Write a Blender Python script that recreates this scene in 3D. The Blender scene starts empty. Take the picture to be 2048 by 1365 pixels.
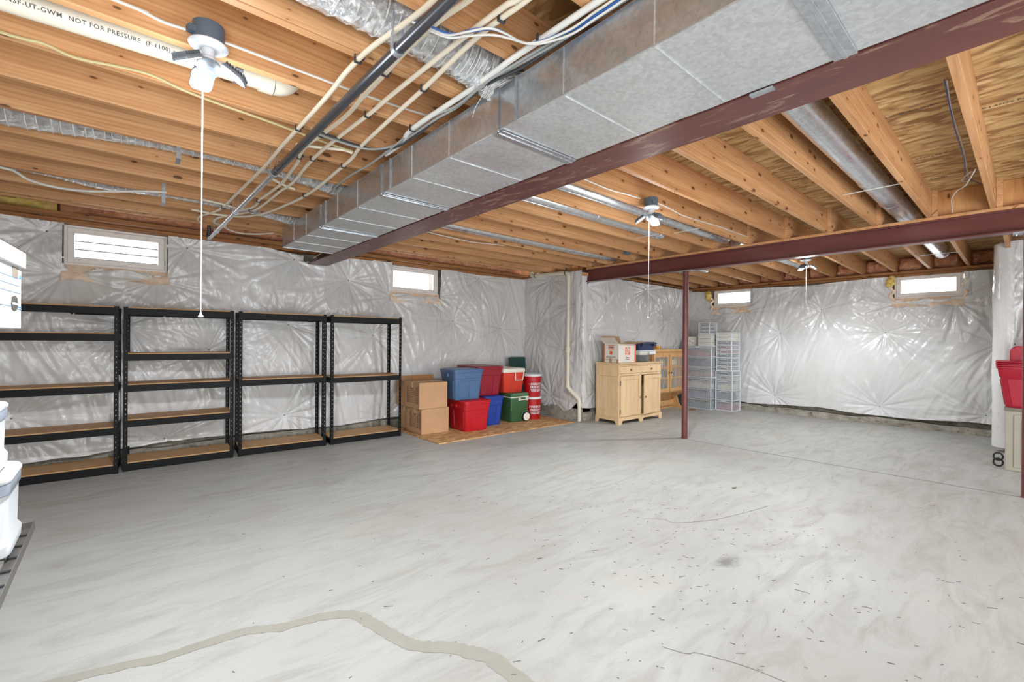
import bpy, math, random
import numpy as np
from mathutils import Vector, Matrix
random.seed(7); RNG = np.random.RandomState(11)
PI = math.pi
COL = bpy.context.scene.collection
scene = bpy.context.scene

# ---------------------------------------------------------------- camera, world, lights, exposure
YAW, PITCH, ROLL, FPX = .7176, -.0022, .0081, 904.6
def make_camera():
    cam = bpy.data.cameras.new('camera'); ob = bpy.data.objects.new('camera', cam); COL.objects.link(ob)
    F = Vector((math.sin(YAW)*math.cos(PITCH), math.cos(YAW)*math.cos(PITCH), math.sin(PITCH)))
    R = Vector((math.cos(YAW), -math.sin(YAW), 0)); U = R.cross(F)
    c, s = math.cos(ROLL), math.sin(ROLL)
    R2 = R*c + U*s; U2 = U*c - R*s
    m = Matrix((R2, U2, -F)).transposed().to_4x4(); m.translation = Vector((0, 0, 1.30))
    ob.matrix_world = m
    cam.sensor_fit = 'HORIZONTAL'; cam.sensor_width = 36; cam.lens = 36*FPX/2048
    cam.clip_start = .05; cam.clip_end = 200
    scene.camera = ob
make_camera()
vs = scene.view_settings
vs.view_transform = 'Standard'; vs.look = 'None'; vs.gamma = 1.0; vs.use_curve_mapping = False
vs.exposure = 0.54
world = bpy.data.worlds.new('sky'); scene.world = world; world.use_nodes = True
bgn = world.node_tree.nodes['Background']; bgn.inputs[0].default_value = (.93, .97, 1, 1); bgn.inputs[1].default_value = 5.0
LAMPS = [((.27, 2.17), 88), ((3.45, 2.15), 84), ((7.28, 2.08), 66), ((-.6, -1.2), 16), ((3.4, -1.5), 12), ((6.6, -1.5), 12)]  # last three are unseen fill lamps added behind the camera
LCOL = (.90, .955, 1.0)
def add_lamp_light(x, y, z, power):
    l = bpy.data.lights.new('lamp_down', 'SPOT'); l.energy = power*1.9; l.shadow_soft_size = .07; l.color = LCOL; l.spot_size = math.radians(172); l.spot_blend = .6
    o = bpy.data.objects.new('lamp_down', l); o.location = (x, y, z); COL.objects.link(o)
    l = bpy.data.lights.new('lamp_glow', 'POINT'); l.energy = power*.10; l.shadow_soft_size = .12; l.color = LCOL
    o = bpy.data.objects.new('lamp_glow', l); o.location = (x, y, z-.16); COL.objects.link(o)
for (lx, ly), pw in LAMPS:
    add_lamp_light(lx, ly, 2.30, pw)
# unseen soft fill lights added behind the camera to even out the brightness
def soft_area(loc, tgt, size, power):
    l = bpy.data.lights.new('added_fill', 'AREA'); l.energy = power; l.size = size; l.color = LCOL
    o = bpy.data.objects.new('added_fill', l); o.location = loc; COL.objects.link(o)
    o.rotation_euler = (Vector(tgt)-Vector(loc)).to_track_quat('-Z', 'Y').to_euler()
soft_area((-.6, -1.3, .9), (2.2, 2.4, 2.6), 1.8, 95)
soft_area((3.6, -2.2, .8), (5.0, 2.0, 2.6), 1.8, 85)

# ---------------------------------------------------------------- materials
def srgb(r, g, b):
    f = lambda c: (c/255/12.92) if c/255 <= .04045 else ((c/255+.055)/1.055)**2.4
    return (f(r), f(g), f(b), 1)
MATS = {}
class NT:
    def __init__(s, name):
        s.m = bpy.data.materials.new(name); s.m.use_nodes = True; s.t = s.m.node_tree; s.t.nodes.clear()
        s.out = s.t.nodes.new('ShaderNodeOutputMaterial'); s.b = s.n('ShaderNodeBsdfPrincipled')
        s.l(s.b.outputs[0], s.out.inputs[0]); MATS[name] = s.m
    def n(s, ty, **k):
        n = s.t.nodes.new(ty)
        for a, v in k.items():
            if isinstance(a, str) and hasattr(n, a): setattr(n, a, v)
        return n
    def l(s, a, b): s.t.links.new(a, b)
    def set(s, **k):
        nm = {'color': 'Base Color', 'rough': 'Roughness', 'metal': 'Metallic', 'trans': 'Transmission Weight', 'alpha': 'Alpha', 'spec': 'Specular IOR Level', 'emit': 'Emission Color', 'es': 'Emission Strength', 'coat': 'Coat Weight'}
        for a, v in k.items(): s.b.inputs[nm[a]].default_value = v
    def coords(s, scale=(1, 1, 1), kind='Object', rnd=False):
        tc = s.n('ShaderNodeTexCoord'); mp = s.n('ShaderNodeMapping'); mp.inputs['Scale'].default_value = scale
        if rnd:
            oi = s.n('ShaderNodeObjectInfo'); va = s.n('ShaderNodeVectorMath', operation='MULTIPLY_ADD')
            cb = s.n('ShaderNodeCombineXYZ')
            for i in range(3): s.l(oi.outputs['Random'], cb.inputs[i])
            s.l(cb.outputs[0], va.inputs[0]); va.inputs[1].default_value = (37, 11, 23); s.l(tc.outputs[kind], va.inputs[2])
            s.l(va.outputs[0], mp.inputs[0])
        else: s.l(tc.outputs[kind], mp.inputs[0])
        return mp.outputs[0]
    def noise(s, vec, scale, detail=4, rough=.55, dist=0):
        n = s.n('ShaderNodeTexNoise'); s.l(vec, n.inputs['Vector']); n.inputs['Scale'].default_value = scale
        n.inputs['Detail'].default_value = detail; n.inputs['Roughness'].default_value = rough; n.inputs['Distortion'].default_value = dist
        return n.outputs['Fac']
    def ramp(s, fac, stops, interp='LINEAR'):
        r = s.n('ShaderNodeValToRGB'); s.l(fac, r.inputs[0]); e = r.color_ramp.elements; r.color_ramp.interpolation = interp
        while len(e) < len(stops): e.new(.5)
        for i, (p, c) in enumerate(stops): e[i].position = p; e[i].color = c if len(c) == 4 else (*c, 1)
        return r.outputs[0]
    def mix(s, fac, a, b, mode='MIX'):
        m = s.n('ShaderNodeMix', data_type='RGBA', blend_type=mode)
        for sock, v in ((m.inputs[0], fac), (m.inputs[6], a), (m.inputs[7], b)):
            if hasattr(v, 'links') or hasattr(v, 'is_linked'): s.l(v, sock)
            else: sock.default_value = v
        return m.outputs[2]
    def bump(s, h, strength=.3, dist=.01):
        b = s.n('ShaderNodeBump'); b.inputs['Strength'].default_value = strength; b.inputs['Distance'].default_value = dist
        s.l(h, b.inputs['Height']); s.l(b.outputs[0], s.b.inputs['Normal'])
    def color(s, c): s.l(c, s.b.inputs['Base Color'])
def plain(name, col, rough=.5, metal=0, spec=.5, var=.06, bump=0, nscale=6):
    t = NT(name); t.set(rough=rough, metal=metal, spec=spec)
    v = t.coords()
    n = t.noise(v, nscale, 5)
    a = tuple(max(0, c*(1-var)) for c in col[:3])+(1,); b = tuple(min(1, c*(1+var)) for c in col[:3])+(1,)
    t.color(t.ramp(n, [(.3, a), (.7, b)]))
    if bump: t.bump(t.noise(v, 60, 4), bump, .004)
    return t.m
def wood(name, base, dark, knots=True, scale=1.0, rough=.6, along=0, rnd=True, contrast=1.0):
    t = NT(name); t.set(rough=rough, spec=.3)
    sc = [9, 9, 9]; sc[along] = .55
    v = t.coords(tuple(q*scale for q in sc), rnd=rnd)
    n1 = t.noise(v, 2.2, 6, .6, .8)
    w = t.n('ShaderNodeTexWave', wave_type='BANDS', bands_direction='Z'); t.l(v, w.inputs[0]); w.inputs['Scale'].default_value = 1.6
    w.inputs['Distortion'].default_value = 9; w.inputs['Detail'].default_value = 3; w.inputs['Detail Scale'].default_value = .8
    c = t.ramp(n1, [(.3, dark), (.68, base)])
    c = t.mix(.28*contrast, c, t.ramp(w.outputs['Fac'], [(.0, dark), (.6, base)]))
    if rnd:
        oi = t.n('ShaderNodeObjectInfo'); c = t.mix(t.ramp(oi.outputs['Random'], [(0, (0, 0, 0)), (1, (.22, .22, .22))]), c, dark)
    if knots:
        sp = t.n('ShaderNodeSeparateXYZ'); t.l(t.coords((1, 1, 1), rnd=rnd), sp.inputs[0])
        o1, o2 = [q for q in range(3) if q != along]
        mu = t.n('ShaderNodeMath', operation='MULTIPLY'); t.l(sp.outputs[along], mu.inputs[0]); mu.inputs[1].default_value = 3.0
        ad = t.n('ShaderNodeMath', operation='ADD'); t.l(sp.outputs[o1], ad.inputs[0]); t.l(sp.outputs[o2], ad.inputs[1])
        mv = t.n('ShaderNodeMath', operation='MULTIPLY'); t.l(ad.outputs[0], mv.inputs[0]); mv.inputs[1].default_value = 7.0
        cb = t.n('ShaderNodeCombineXYZ'); t.l(mu.outputs[0], cb.inputs[0]); t.l(mv.outputs[0], cb.inputs[1])
        vo = t.n('ShaderNodeTexVoronoi', voronoi_dimensions='2D'); t.l(cb.outputs[0], vo.inputs[0]); vo.inputs['Scale'].default_value = 1.0; vo.inputs['Randomness'].default_value = 1
        sc_ = t.n('ShaderNodeSeparateColor'); t.l(vo.outputs['Color'], sc_.inputs[0])
        g = t.n('ShaderNodeMath', operation='MULTIPLY_ADD'); t.l(sc_.outputs[1], g.inputs[0]); g.inputs[1].default_value = .085; t.l(vo.outputs['Distance'], g.inputs[2])
        k = t.ramp(g.outputs[0], [(.085, (.9, .9, .9)), (.105, (0, 0, 0))])
        halo = t.ramp(g.outputs[0], [(.06, (.5, .5, .5)), (.22, (0, 0, 0))])
        c = t.mix(halo, c, dark); c = t.mix(k, c, tuple(q*.25 for q in dark[:3])+(1,))
    t.color(c); t.bump(n1, .12, .004)
    return t.m
wood('fir', srgb(212, 166, 120), srgb(172, 118, 74), rough=.55)
wood('fir_blocking', srgb(206, 158, 106), srgb(168, 112, 66), along=2)
wood('maple', srgb(222, 192, 152), srgb(204, 170, 126), knots=False, scale=.9, rough=.42, along=2, rnd=False, contrast=.6)
wood('oak', srgb(206, 162, 110), srgb(184, 136, 86), knots=False, scale=.9, rough=.42, along=2, rnd=False)
wood('sill_wood', srgb(176, 122, 74), srgb(120, 76, 44), along=0)
wood('sill_wood_y', srgb(176, 122, 74), srgb(120, 76, 44), along=1)
wood('particle_board', srgb(196, 156, 112), srgb(176, 136, 94), knots=False, scale=1.5, rough=.6, contrast=.4)
def osb(name, a, b, c, sc=1.0, ax=1):
    t = NT(name); t.set(rough=.65, spec=.25)
    s1 = [22*sc]*3; s1[ax] = 7*sc
    v = t.coords(tuple(s1), rnd=False)
    nn = t.n('ShaderNodeTexNoise'); t.l(v, nn.inputs['Vector']); nn.inputs['Scale'].default_value = .35
    mx = t.n('ShaderNodeVectorMath', operation='MULTIPLY_ADD'); t.l(nn.outputs['Color'], mx.inputs[0]); mx.inputs[1].default_value = (3, 3, 3); t.l(v, mx.inputs[2])
    vo = t.n('ShaderNodeTexVoronoi'); t.l(mx.outputs[0], vo.inputs[0]); vo.inputs['Scale'].default_value = 1
    sep = t.n('ShaderNodeSeparateColor'); t.l(vo.outputs['Color'], sep.inputs[0])
    col = t.ramp(sep.outputs[0], [(0, a), (.5, b), (.85, b), (1, c)])
    ed = t.ramp(vo.outputs['Distance'], [(.45, (0, 0, 0)), (.9, (1, 1, 1))])
    s2 = [60*sc]*3; s2[ax] = 9*sc
    fine = t.noise(t.coords(tuple(s2)), 1, 3)
    col = t.mix(t.ramp(fine, [(.52, (0, 0, 0)), (.75, (.5, .5, .5))]), col, c)
    col = t.mix(ed, col, c); t.color(col); t.bump(sep.outputs[0], .2, .003)
osb('osb', srgb(214, 184, 134), srgb(192, 156, 106), srgb(138, 100, 62))
osb('osb_floor', srgb(214, 176, 128), srgb(194, 150, 102), srgb(150, 108, 70), 1.4, 0)
def galv(name, base=(.62, .64, .66), rough=.36, metal=.9, sp=26):
    t = NT(name); t.set(metal=metal)
    v = t.coords((1, 1, 1))
    vo = t.n('ShaderNodeTexVoronoi'); t.l(v, vo.inputs[0]); vo.inputs['Scale'].default_value = sp
    sep = t.n('ShaderNodeSeparateColor'); t.l(vo.outputs['Color'], sep.inputs[0])
    n = t.noise(v, 3, 5)
    lo = tuple(c*.91 for c in base); hi = tuple(min(1, c*1.09) for c in base)
    c = t.ramp(sep.outputs[0], [(0, lo), (1, hi)])
    dirt = t.noise(t.coords((9, 30, 9)), 1.6, 6, .7)
    c = t.mix(t.ramp(dirt, [(.55, (0, 0, 0)), (.75, (.35, .35, .35))]), c, tuple(q*.6 for q in base)+(1,))
    t.color(c)
    t.l(t.ramp(n, [(.3, (rough-.08,)*3), (.7, (rough+.12,)*3)]), t.b.inputs['Roughness'])
    t.bump(n, .35, .02)
galv('galvanized', (.64, .66, .67), .42, .75, 70); galv('galvanized_side', (.56, .59, .63), .27, .9, 60); galv('galvanized_pipe', (.72, .75, .78), .28, .95, 34)
galv('strap_metal', (.45, .48, .52), .4, .8, 60)
def foil():
    t = NT('foil'); t.set(metal=.95, rough=.24, color=(.82, .83, .84, 1))
    v = t.coords((1, 1, 1)); n = t.noise(v, 26, 6, .7, 1.2); t.bump(n, .9, .03)
foil()
def steel_paint():
    t = NT('red_oxide_paint'); t.set(rough=.36, spec=.5)
    v = t.coords((3, .5, 3)); n = t.noise(v, 2.2, 7, .65, .6)
    base = t.ramp(n, [(.3, srgb(86, 44, 40)), (.7, srgb(104, 58, 52))])
    n2 = t.noise(t.coords((6, 1.3, 6)), 2.4, 8, .7, 1.5)
    c = t.mix(t.ramp(n2, [(.55, (0, 0, 0)), (.62, (.7, .7, .7))]), base, srgb(150, 122, 100))
    n3 = t.noise(t.coords((20, .9, 20)), 2.0, 5, .6)
    c = t.mix(t.ramp(n3, [(.70, (0, 0, 0)), (.76, (.6, .6, .6))]), c, srgb(190, 165, 140))
    t.color(c); t.bump(n, .15, .005)
steel_paint()
def steel_clean():
    t = NT('maroon_paint'); t.set(rough=.3, spec=.5)
    n = t.noise(t.coords((3, .6, 3)), 2.5, 6)
    c = t.ramp(n, [(.3, srgb(92, 48, 45)), (.7, srgb(108, 60, 56))])
    n3 = t.noise(t.coords((24, 1.2, 24)), 1.4, 5, .6)
    c = t.mix(t.ramp(n3, [(.72, (0, 0, 0)), (.77, (.4, .4, .4))]), c, srgb(180, 150, 140))
    t.color(c)
steel_clean()
def concrete_floor():
    t = NT('concrete_floor'); t.set(spec=.35)
    v = t.coords((1, 1, 1))
    n1 = t.noise(v, .55, 5, .55, .4); c = t.ramp(n1, [(.3, srgb(160, 157, 151)), (.55, srgb(171, 171, 168)), (.75, srgb(178, 177, 170))])
    n2 = t.noise(t.coords((1.2, 4.2, 1)), 1.5, 9, .68, 1.2)
    c = t.mix(t.ramp(n2, [(.46, (0, 0, 0)), (.72, (.75, .75, .75))]), c, srgb(145, 142, 134))
    n3 = t.noise(t.coords((1.5, 1.5, 1)), .7, 3); c = t.mix(t.ramp(n3, [(.6, (0, 0, 0)), (.78, (.35, .35, .35))]), c, srgb(176, 160, 134))
    n4 = t.noise(t.coords((7, 38, 1)), 1.6, 4, .7, .6)
    c = t.mix(t.ramp(n4, [(.60, (0, 0, 0)), (.80, (.22, .22, .22))]), c, srgb(128, 126, 120))
    n5 = t.noise(v, 150, 3, .7); c = t.mix(t.ramp(n5, [(.45, (0, 0, 0)), (.75, (.22, .22, .22))]), c, srgb(130, 127, 120))
    gm = t.n('ShaderNodeVectorMath', operation='DISTANCE'); t.l(t.coords((1, 2.2, 1)), gm.inputs[0]); gm.inputs[1].default_value = (2.72, 1.17*2.2, 0)
    ad = t.n('ShaderNodeMath', operation='MULTIPLY_ADD'); t.l(t.noise(v, 9, 6, .7), ad.inputs[0]); ad.inputs[1].default_value = .34; t.l(gm.outputs['Value'], ad.inputs[2])
    c = t.mix(t.ramp(ad.outputs[0], [(.20, (.7, .7, .7)), (.30, (0, 0, 0))]), c, srgb(96, 92, 86))
    t.color(c); t.l(t.ramp(n2, [(.3, (.42,)*3), (.7, (.62,)*3)]), t.b.inputs['Roughness'])
    t.bump(t.noise(v, 35, 6), .05, .004)
concrete_floor()
def concrete_wall():
    t = NT('concrete_wall'); t.set(rough=.85, spec=.2)
    v = t.coords(); n = t.noise(v, 5, 8, .7, .5)
    c = t.ramp(n, [(.3, srgb(104, 96, 84)), (.5, srgb(146, 140, 128)), (.7, srgb(178, 172, 160))])
    n2 = t.noise(t.coords((1, 1, 3)), 16, 8, .7)
    c = t.mix(t.ramp(n2, [(.56, (0, 0, 0)), (.66, (.8, .8, .8))]), c, srgb(64, 58, 50)); t.color(c); t.bump(n2, .5, .02)
concrete_wall()
def sheeting():
    t = NT('white_poly'); t.set(rough=.24, spec=.55, coat=.25); t.b.inputs['Coat Roughness'].default_value = .12
    v = t.coords(); n = t.noise(v, 1.1, 4); t.color(t.ramp(n, [(.3, srgb(208, 206, 203)), (.7, srgb(216, 216, 216))]))
    n1 = t.noise(v, 24, 7, .62, 2.2); t.bump(n1, .22, .008)
sheeting()
def batt():
    t = NT('fiberglass'); t.set(rough=.95, spec=.1)
    v = t.coords(); n = t.noise(v, 9, 7, .7, .8)
    t.color(t.ramp(n, [(.3, srgb(186, 118, 84)), (.55, srgb(222, 160, 124)), (.75, srgb(238, 192, 158))])); t.bump(t.noise(v, 45, 6, .7), .6, .02)
    t = NT('fiberglass_backlit'); t.set(rough=.95, spec=.1)  # batt colour brightened to carry the backlight from the windows
    v = t.coords(); n = t.noise(v, 12, 7, .7, .8)
    t.color(t.ramp(n, [(.3, srgb(244, 206, 170)), (.6, srgb(253, 236, 216))])); t.bump(t.noise(v, 45, 6, .7), .6, .02)
    t = NT('fiberglass_yellow'); t.set(rough=.95, spec=.1)
    v = t.coords(); n = t.noise(v, 12, 7, .7, .8)
    t.color(t.ramp(n, [(.3, srgb(206, 168, 70)), (.6, srgb(232, 208, 130))]))
batt()
plain('vinyl_white', srgb(232, 226, 220), .35); plain('siding_white', srgb(235, 235, 235), .6, var=.02)
plain('lap_shadow_black', (.012, .012, .012, 1), .9); plain('siding_line', srgb(120, 116, 112), .7); plain('pvc_cream', srgb(218, 210, 192), .34, var=.03); plain('ink', srgb(70, 66, 62), .6, var=.02)
plain('pex', srgb(218, 206, 186), .32, var=.04); plain('conduit', srgb(212, 212, 206), .35); plain('clip_dark', srgb(56, 58, 62), .5)
plain('cable_blue', srgb(50, 96, 168), .4); plain('cable_white', srgb(206, 204, 198), .4); plain('cable_gray', srgb(146, 148, 146), .45)
plain('cable_yellow', srgb(186, 172, 128), .45); plain('lamp_box', srgb(86, 100, 114), .45); plain('lamp_white', srgb(205, 208, 214), .35, var=.02)
plain('lamp_gray', srgb(104, 112, 120), .4); plain('black_steel', srgb(6, 7, 9), .5, metal=.0, spec=.22); plain('black_plastic', srgb(30, 32, 36), .45)
plain('black_pipe', srgb(96, 98, 104), .28, metal=.8); plain('cardboard', srgb(188, 148, 112), .8, var=.05, spec=.15); plain('cardboard_dark', srgb(150, 108, 70), .8, spec=.15)
plain('tape', srgb(206, 176, 134), .3); plain('box_ink', srgb(56, 40, 30), .8)
for nm, c in dict(tote_blue=(74, 104, 140), tote_maroon=(142, 26, 44), tote_red=(182, 22, 34), tote_cobalt=(34, 64, 150), cooler_red=(208, 62, 44), cooler_green=(58, 96, 62), bucket_red=(178, 16, 24), tray_green=(18, 62, 58), navy=(36, 46, 78), toy_red=(206, 44, 52), toy_yellow=(222, 196, 84), orange=(226, 100, 46), tote_crimson=(166, 18, 44)).items():
    plain(nm, srgb(*c), .38, var=.04)
plain('white_plastic', srgb(214, 217, 220), .35, var=.02); plain('offwhite', srgb(226, 222, 210), .4); plain('band_gray', srgb(140, 148, 160), .4)
plain('carton_white', srgb(204, 205, 206), .6, var=.02); plain('carton_cream', srgb(214, 206, 194), .7, var=.03); plain('kraft_inner', srgb(176, 140, 104), .8)
plain('tan_resin', srgb(164, 157, 142), .55, var=.03); plain('tan_dark', srgb(120, 108, 96), .55); plain('brass', srgb(120, 100, 70), .35, metal=.8)
plain('tray_steel', srgb(128, 124, 120), .35, metal=.7); plain('soil', srgb(120, 92, 62), .9); plain('patch_gray', srgb(148, 144, 134), .7, var=.05, nscale=14)
plain('line_dark', srgb(92, 88, 80), .9); plain('leaf', srgb(96, 110, 40), .7); plain('blue_ink', srgb(76, 124, 170), .6); plain('lid_gray', srgb(200, 204, 208), .4)
for nm, c in dict(stuff_tan=(196, 184, 160), stuff_red=(170, 60, 66), stuff_navy=(52, 60, 84), stuff_dark=(54, 60, 66), stuff_cream=(216, 208, 186), stuff_lilac=(128, 128, 168), stuff_teal=(74, 108, 110), stuff_coral=(224, 96, 84), stuff_brown=(170, 130, 96), stuff_green=(80, 110, 70)).items():
    plain(nm, srgb(*c), .7, var=.2, nscale=30)
def clearplastic(name, col, alpha, rough=.25):
    t = NT(name); t.set(rough=rough, color=col, alpha=alpha, spec=.6)
clearplastic('drawer_clear', srgb(206, 212, 216), .30); clearplastic('drawer_frost', srgb(222, 220, 208), .86, .4)
def glass():
    t = NT('pane_glass'); t.set(rough=.03, color=(.9, .95, .95, 1), alpha=.12, spec=.8)
glass()
def emis(name, col, s):
    t = NT(name); t.set(emit=col, es=s, color=col)
emis('led', (.95, .98, 1, 1), 14)
def matof(m): return MATS[m] if isinstance(m, str) else m

# ---------------------------------------------------------------- mesh helpers
class MB:
    def __init__(s): s.v = []; s.f = []
    def add(s, vs, fs):
        o = len(s.v); s.v += [tuple(v) for v in vs]; s.f += [tuple(i+o for i in f) for f in fs]; return s
    def box(s, x0, x1, y0, y1, z0, z1, c=0):
        if c <= 0:
            return s.add([(x0,y0,z0),(x1,y0,z0),(x1,y1,z0),(x0,y1,z0),(x0,y0,z1),(x1,y0,z1),(x1,y1,z1),(x0,y1,z1)],
                  [(0,3,2,1),(4,5,6,7),(0,1,5,4),(1,2,6,5),(2,3,7,6),(3,0,4,7)])
        # chamfered box: rings
        def ring(z, i):
            a, b, d, e = x0+i, x1-i, y0+i, y1-i; k = c if i == 0 else 0
            return [(a+c-i,d,z),(b-c+i,d,z),(b,d+c-i,z),(b,e-c+i,z),(b-c+i,e,z),(a+c-i,e,z),(a,e-c+i,z),(a,d+c-i,z)]
        return s.loft([ring(z0, c*.7), ring(z0+c, 0), ring(z1-c, 0), ring(z1, c*.7)])
    def loft(s, rings, cap0=True, cap1=True, closed=True):
        n = len(rings[0]); vs = [p for r in rings for p in r]; fs = []
        for j in range(len(rings)-1):
            for i in range(n if closed else n-1):
                a = j*n+i; b = j*n+(i+1) % n; fs.append((a, b, b+n, a+n))
        if cap0: fs.append(tuple(range(n-1, -1, -1)))
        if cap1: fs.append(tuple((len(rings)-1)*n+i for i in range(n)))
        return s.add(vs, fs)
    def cyl(s, p0, p1, r0, r1=None, n=14, cap=True):
        r1 = r0 if r1 is None else r1
        p0 = Vector(p0); p1 = Vector(p1); d = (p1-p0).normalized(); a = d.orthogonal().normalized(); b = d.cross(a)
        ring = lambda p, r: [tuple(p+a*(r*math.cos(2*PI*i/n))+b*(r*math.sin(2*PI*i/n))) for i in range(n)]
        return s.loft([ring(p0, r0), ring(p1, r1)], cap, cap)
    def tube(s, pts, r, n=8, cap=True, rad=None):
        pts = [Vector(p) for p in pts]; rings = []; a = None
        for i, p in enumerate(pts):
            d = (pts[min(i+1, len(pts)-1)]-pts[max(i-1, 0)]).normalized()
            a = d.orthogonal().normalized() if a is None else (a-d*a.dot(d)).normalized()
            b = d.cross(a); rr = rad[i] if rad else r
            rings.append([tuple(p+a*(rr*math.cos(2*PI*k/n))+b*(rr*math.sin(2*PI*k/n))) for k in range(n)])
        return s.loft(rings, cap, cap)
    def lathe(s, prof, c=(0, 0, 0), n=24, axis='z', cap=True):
        rings = []
        for r, h in prof:
            rg = []
            for i in range(n):
                t = 2*PI*i/n; u, w = r*math.cos(t), r*math.sin(t)
                q = (u, w, h) if axis == 'z' else ((h, u, w) if axis == 'x' else (w, h, u))
                rg.append((c[0]+q[0], c[1]+q[1], c[2]+q[2]))
            rings.append(rg)
        return s.loft(rings, cap, cap)
    def xf(s, m):
        s.v = [tuple(m @ Vector(v)) for v in s.v]; return s
    def join(s, o): return s.add(o.v, o.f)
    def mesh(s, name):
        me = bpy.data.meshes.new(name); me.from_pydata(s.v, [], s.f); me.validate(); return me
def smooth_pts(pts, k=6):
    P = [Vector(p) for p in pts]; out = []
    for i in range(len(P)-1):
        p0, p1, p2, p3 = P[max(i-1, 0)], P[i], P[i+1], P[min(i+2, len(P)-1)]
        for j in range(k):
            t = j/k; out.append(.5*((2*p1)+(p2-p0)*t+(2*p0-5*p1+4*p2-p3)*t*t+(3*p1-p0-3*p2+p3)*t**3))
    return out+[P[-1]]
def rrect(w, d, r, n=5, z=0, cx=0, cy=0):
    pts = []
    for (sx, sy, a0) in ((1, 1, 0), (-1, 1, 90), (-1, -1, 180), (1, -1, 270)):
        for i in range(n+1):
            a = math.radians(a0+90*i/n); pts.append((cx+sx*(w/2-r)+r*math.cos(a), cy+sy*(d/2-r)+r*math.sin(a), z))
    return pts
def put(name, mb, mat, parent=None, smooth=0, label=None, cat=None, group=None, kind=None, loc=None, rot=None):
    me = mb if isinstance(mb, bpy.types.Mesh) else mb.mesh(name)
    if not me.materials: me.materials.append(matof(mat))
    if smooth and not isinstance(mb, bpy.types.Mesh):
        me.polygons.foreach_set('use_smooth', [True]*len(me.polygons))
        me.set_sharp_from_angle(angle=math.radians(smooth if smooth > 1 else 35))
    o = bpy.data.objects.new(name, me); COL.objects.link(o)
    if parent is not None: o.parent = parent
    if loc is not None: o.location = loc
    if rot is not None: o.rotation_euler = rot
    tag(o, label, cat, group, kind); return o
def tag(o, label=None, cat=None, group=None, kind=None):
    if label: o['label'] = label
    if cat: o['category'] = cat
    if group: o['group'] = group
    if kind: o['kind'] = kind
def empty(name, loc, rz=0, label=None, cat=None, group=None, kind=None):
    o = bpy.data.objects.new(name, None); COL.objects.link(o); o.location = loc; o.rotation_euler = (0, 0, rz); o.empty_display_size = .1
    tag(o, label, cat, group, kind); return o
def copy_tree(o, parent=None):
    c = o.copy(); COL.objects.link(c)
    if parent is not None: c.parent = parent
    for ch in list(o.children): copy_tree(ch, c)
    return c
def text_mb(txt, size, spacing=1.0, bold=0, depth=0):
    cu = bpy.data.curves.new('t', 'FONT'); cu.body = txt; cu.size = size; cu.space_character = spacing; cu.offset = bold
    cu.resolution_u = 2; cu.align_x = 'CENTER'; cu.align_y = 'CENTER'
    ob = bpy.data.objects.new('t', cu); COL.objects.link(ob)
    bpy.context.view_layer.update()
    me = ob.evaluated_get(bpy.context.evaluated_depsgraph_get()).to_mesh()
    mb = MB().add([tuple(v.co) for v in me.vertices], [tuple(p.vertices) for p in me.polygons])
    bpy.data.objects.remove(ob); bpy.data.curves.remove(cu); return mb
def basis(origin, xd, yd):
    xd = Vector(xd).normalized(); yd = Vector(yd).normalized(); zd = xd.cross(yd)
    m = Matrix((xd, yd, zd)).transposed().to_4x4(); m.translation = Vector(origin); return m

# numpy noise
def vnoise(x, y, seed=0):
    x = np.asarray(x, float); y = np.asarray(y, float)
    xi = np.floor(x).astype(int); yi = np.floor(y).astype(int); fx = x-xi; fy = y-yi
    fx = fx*fx*(3-2*fx); fy = fy*fy*(3-2*fy)
    def h(i, j):
        n = (i*374761393+j*668265263+seed*1442695041) & 0x7fffffff
        n = (n ^ (n >> 13))*1274126177 & 0x7fffffff
        return ((n ^ (n >> 16)) & 0xffff)/65535.
    return (h(xi, yi)*(1-fx)+h(xi+1, yi)*fx)*(1-fy)+(h(xi, yi+1)*(1-fx)+h(xi+1, yi+1)*fx)*fy
def fbm(x, y, seed=0, o=4):
    s = 0; a = .5
    for k in range(o): s = s+a*vnoise(x*2**k, y*2**k, seed+k*7); a *= .5
    return s

# ---------------------------------------------------------------- setting
ZJ = 2.475; JH = .235; JT = .038; ZS = ZJ+JH
floor = put('floor', MB().box(-1.9, 9.6, -3.8, 6.55, -.12, 0), 'concrete_floor', kind='structure')
# joint, hairline cracks, trowelled patch (own thin raised geometry)
def strip(pts, w, z, jit=.0, seed=1):
    P_ = smooth_pts([(p[0], p[1], 0) for p in pts], 8); L, R = [], []
    rr = random.Random(seed)
    for i, p in enumerate(P_):
        d = (P_[min(i+1, len(P_)-1)]-P_[max(i-1, 0)]).normalized(); n = Vector((-d.y, d.x, 0))
        ww = (w[0]+(w[1]-w[0])*i/(len(P_)-1)) if isinstance(w, tuple) else w
        L.append(tuple(p+n*(ww/2*(1+jit*(rr.random()-.5)))+Vector((0, 0, z)))); R.append(tuple(p-n*(ww/2*(1+jit*(rr.random()-.5)))+Vector((0, 0, z))))
    mb = MB(); n = len(L); mb.add(L+R, [(i, n+i, n+i+1, i+1) for i in range(n-1)]); return mb
put('control_joint', strip([(5.70, 4.0), (5.705, 3.2), (5.70, 2.55), (5.74, 1.2), (5.78, .2), (5.80, -1.2)], .007, .0015), 'line_dark', floor)
put('crack_patch', strip([(-.45, 2.46), (-.008, 2.354), (.136, 2.304), (.304, 2.292), (.45, 2.268), (.556, 2.205), (.718, 2.169), (.841, 2.09), (.88, 1.983), (.918, 1.812), (.957, 1.707), (1.062, 1.597), (1.134, 1.484), (1.16, 1.386), (1.164, 1.1)], (.05, .075), .0012, .35, 3), 'patch_gray', floor, label='tan trowelled patch over a floor crack')
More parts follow.
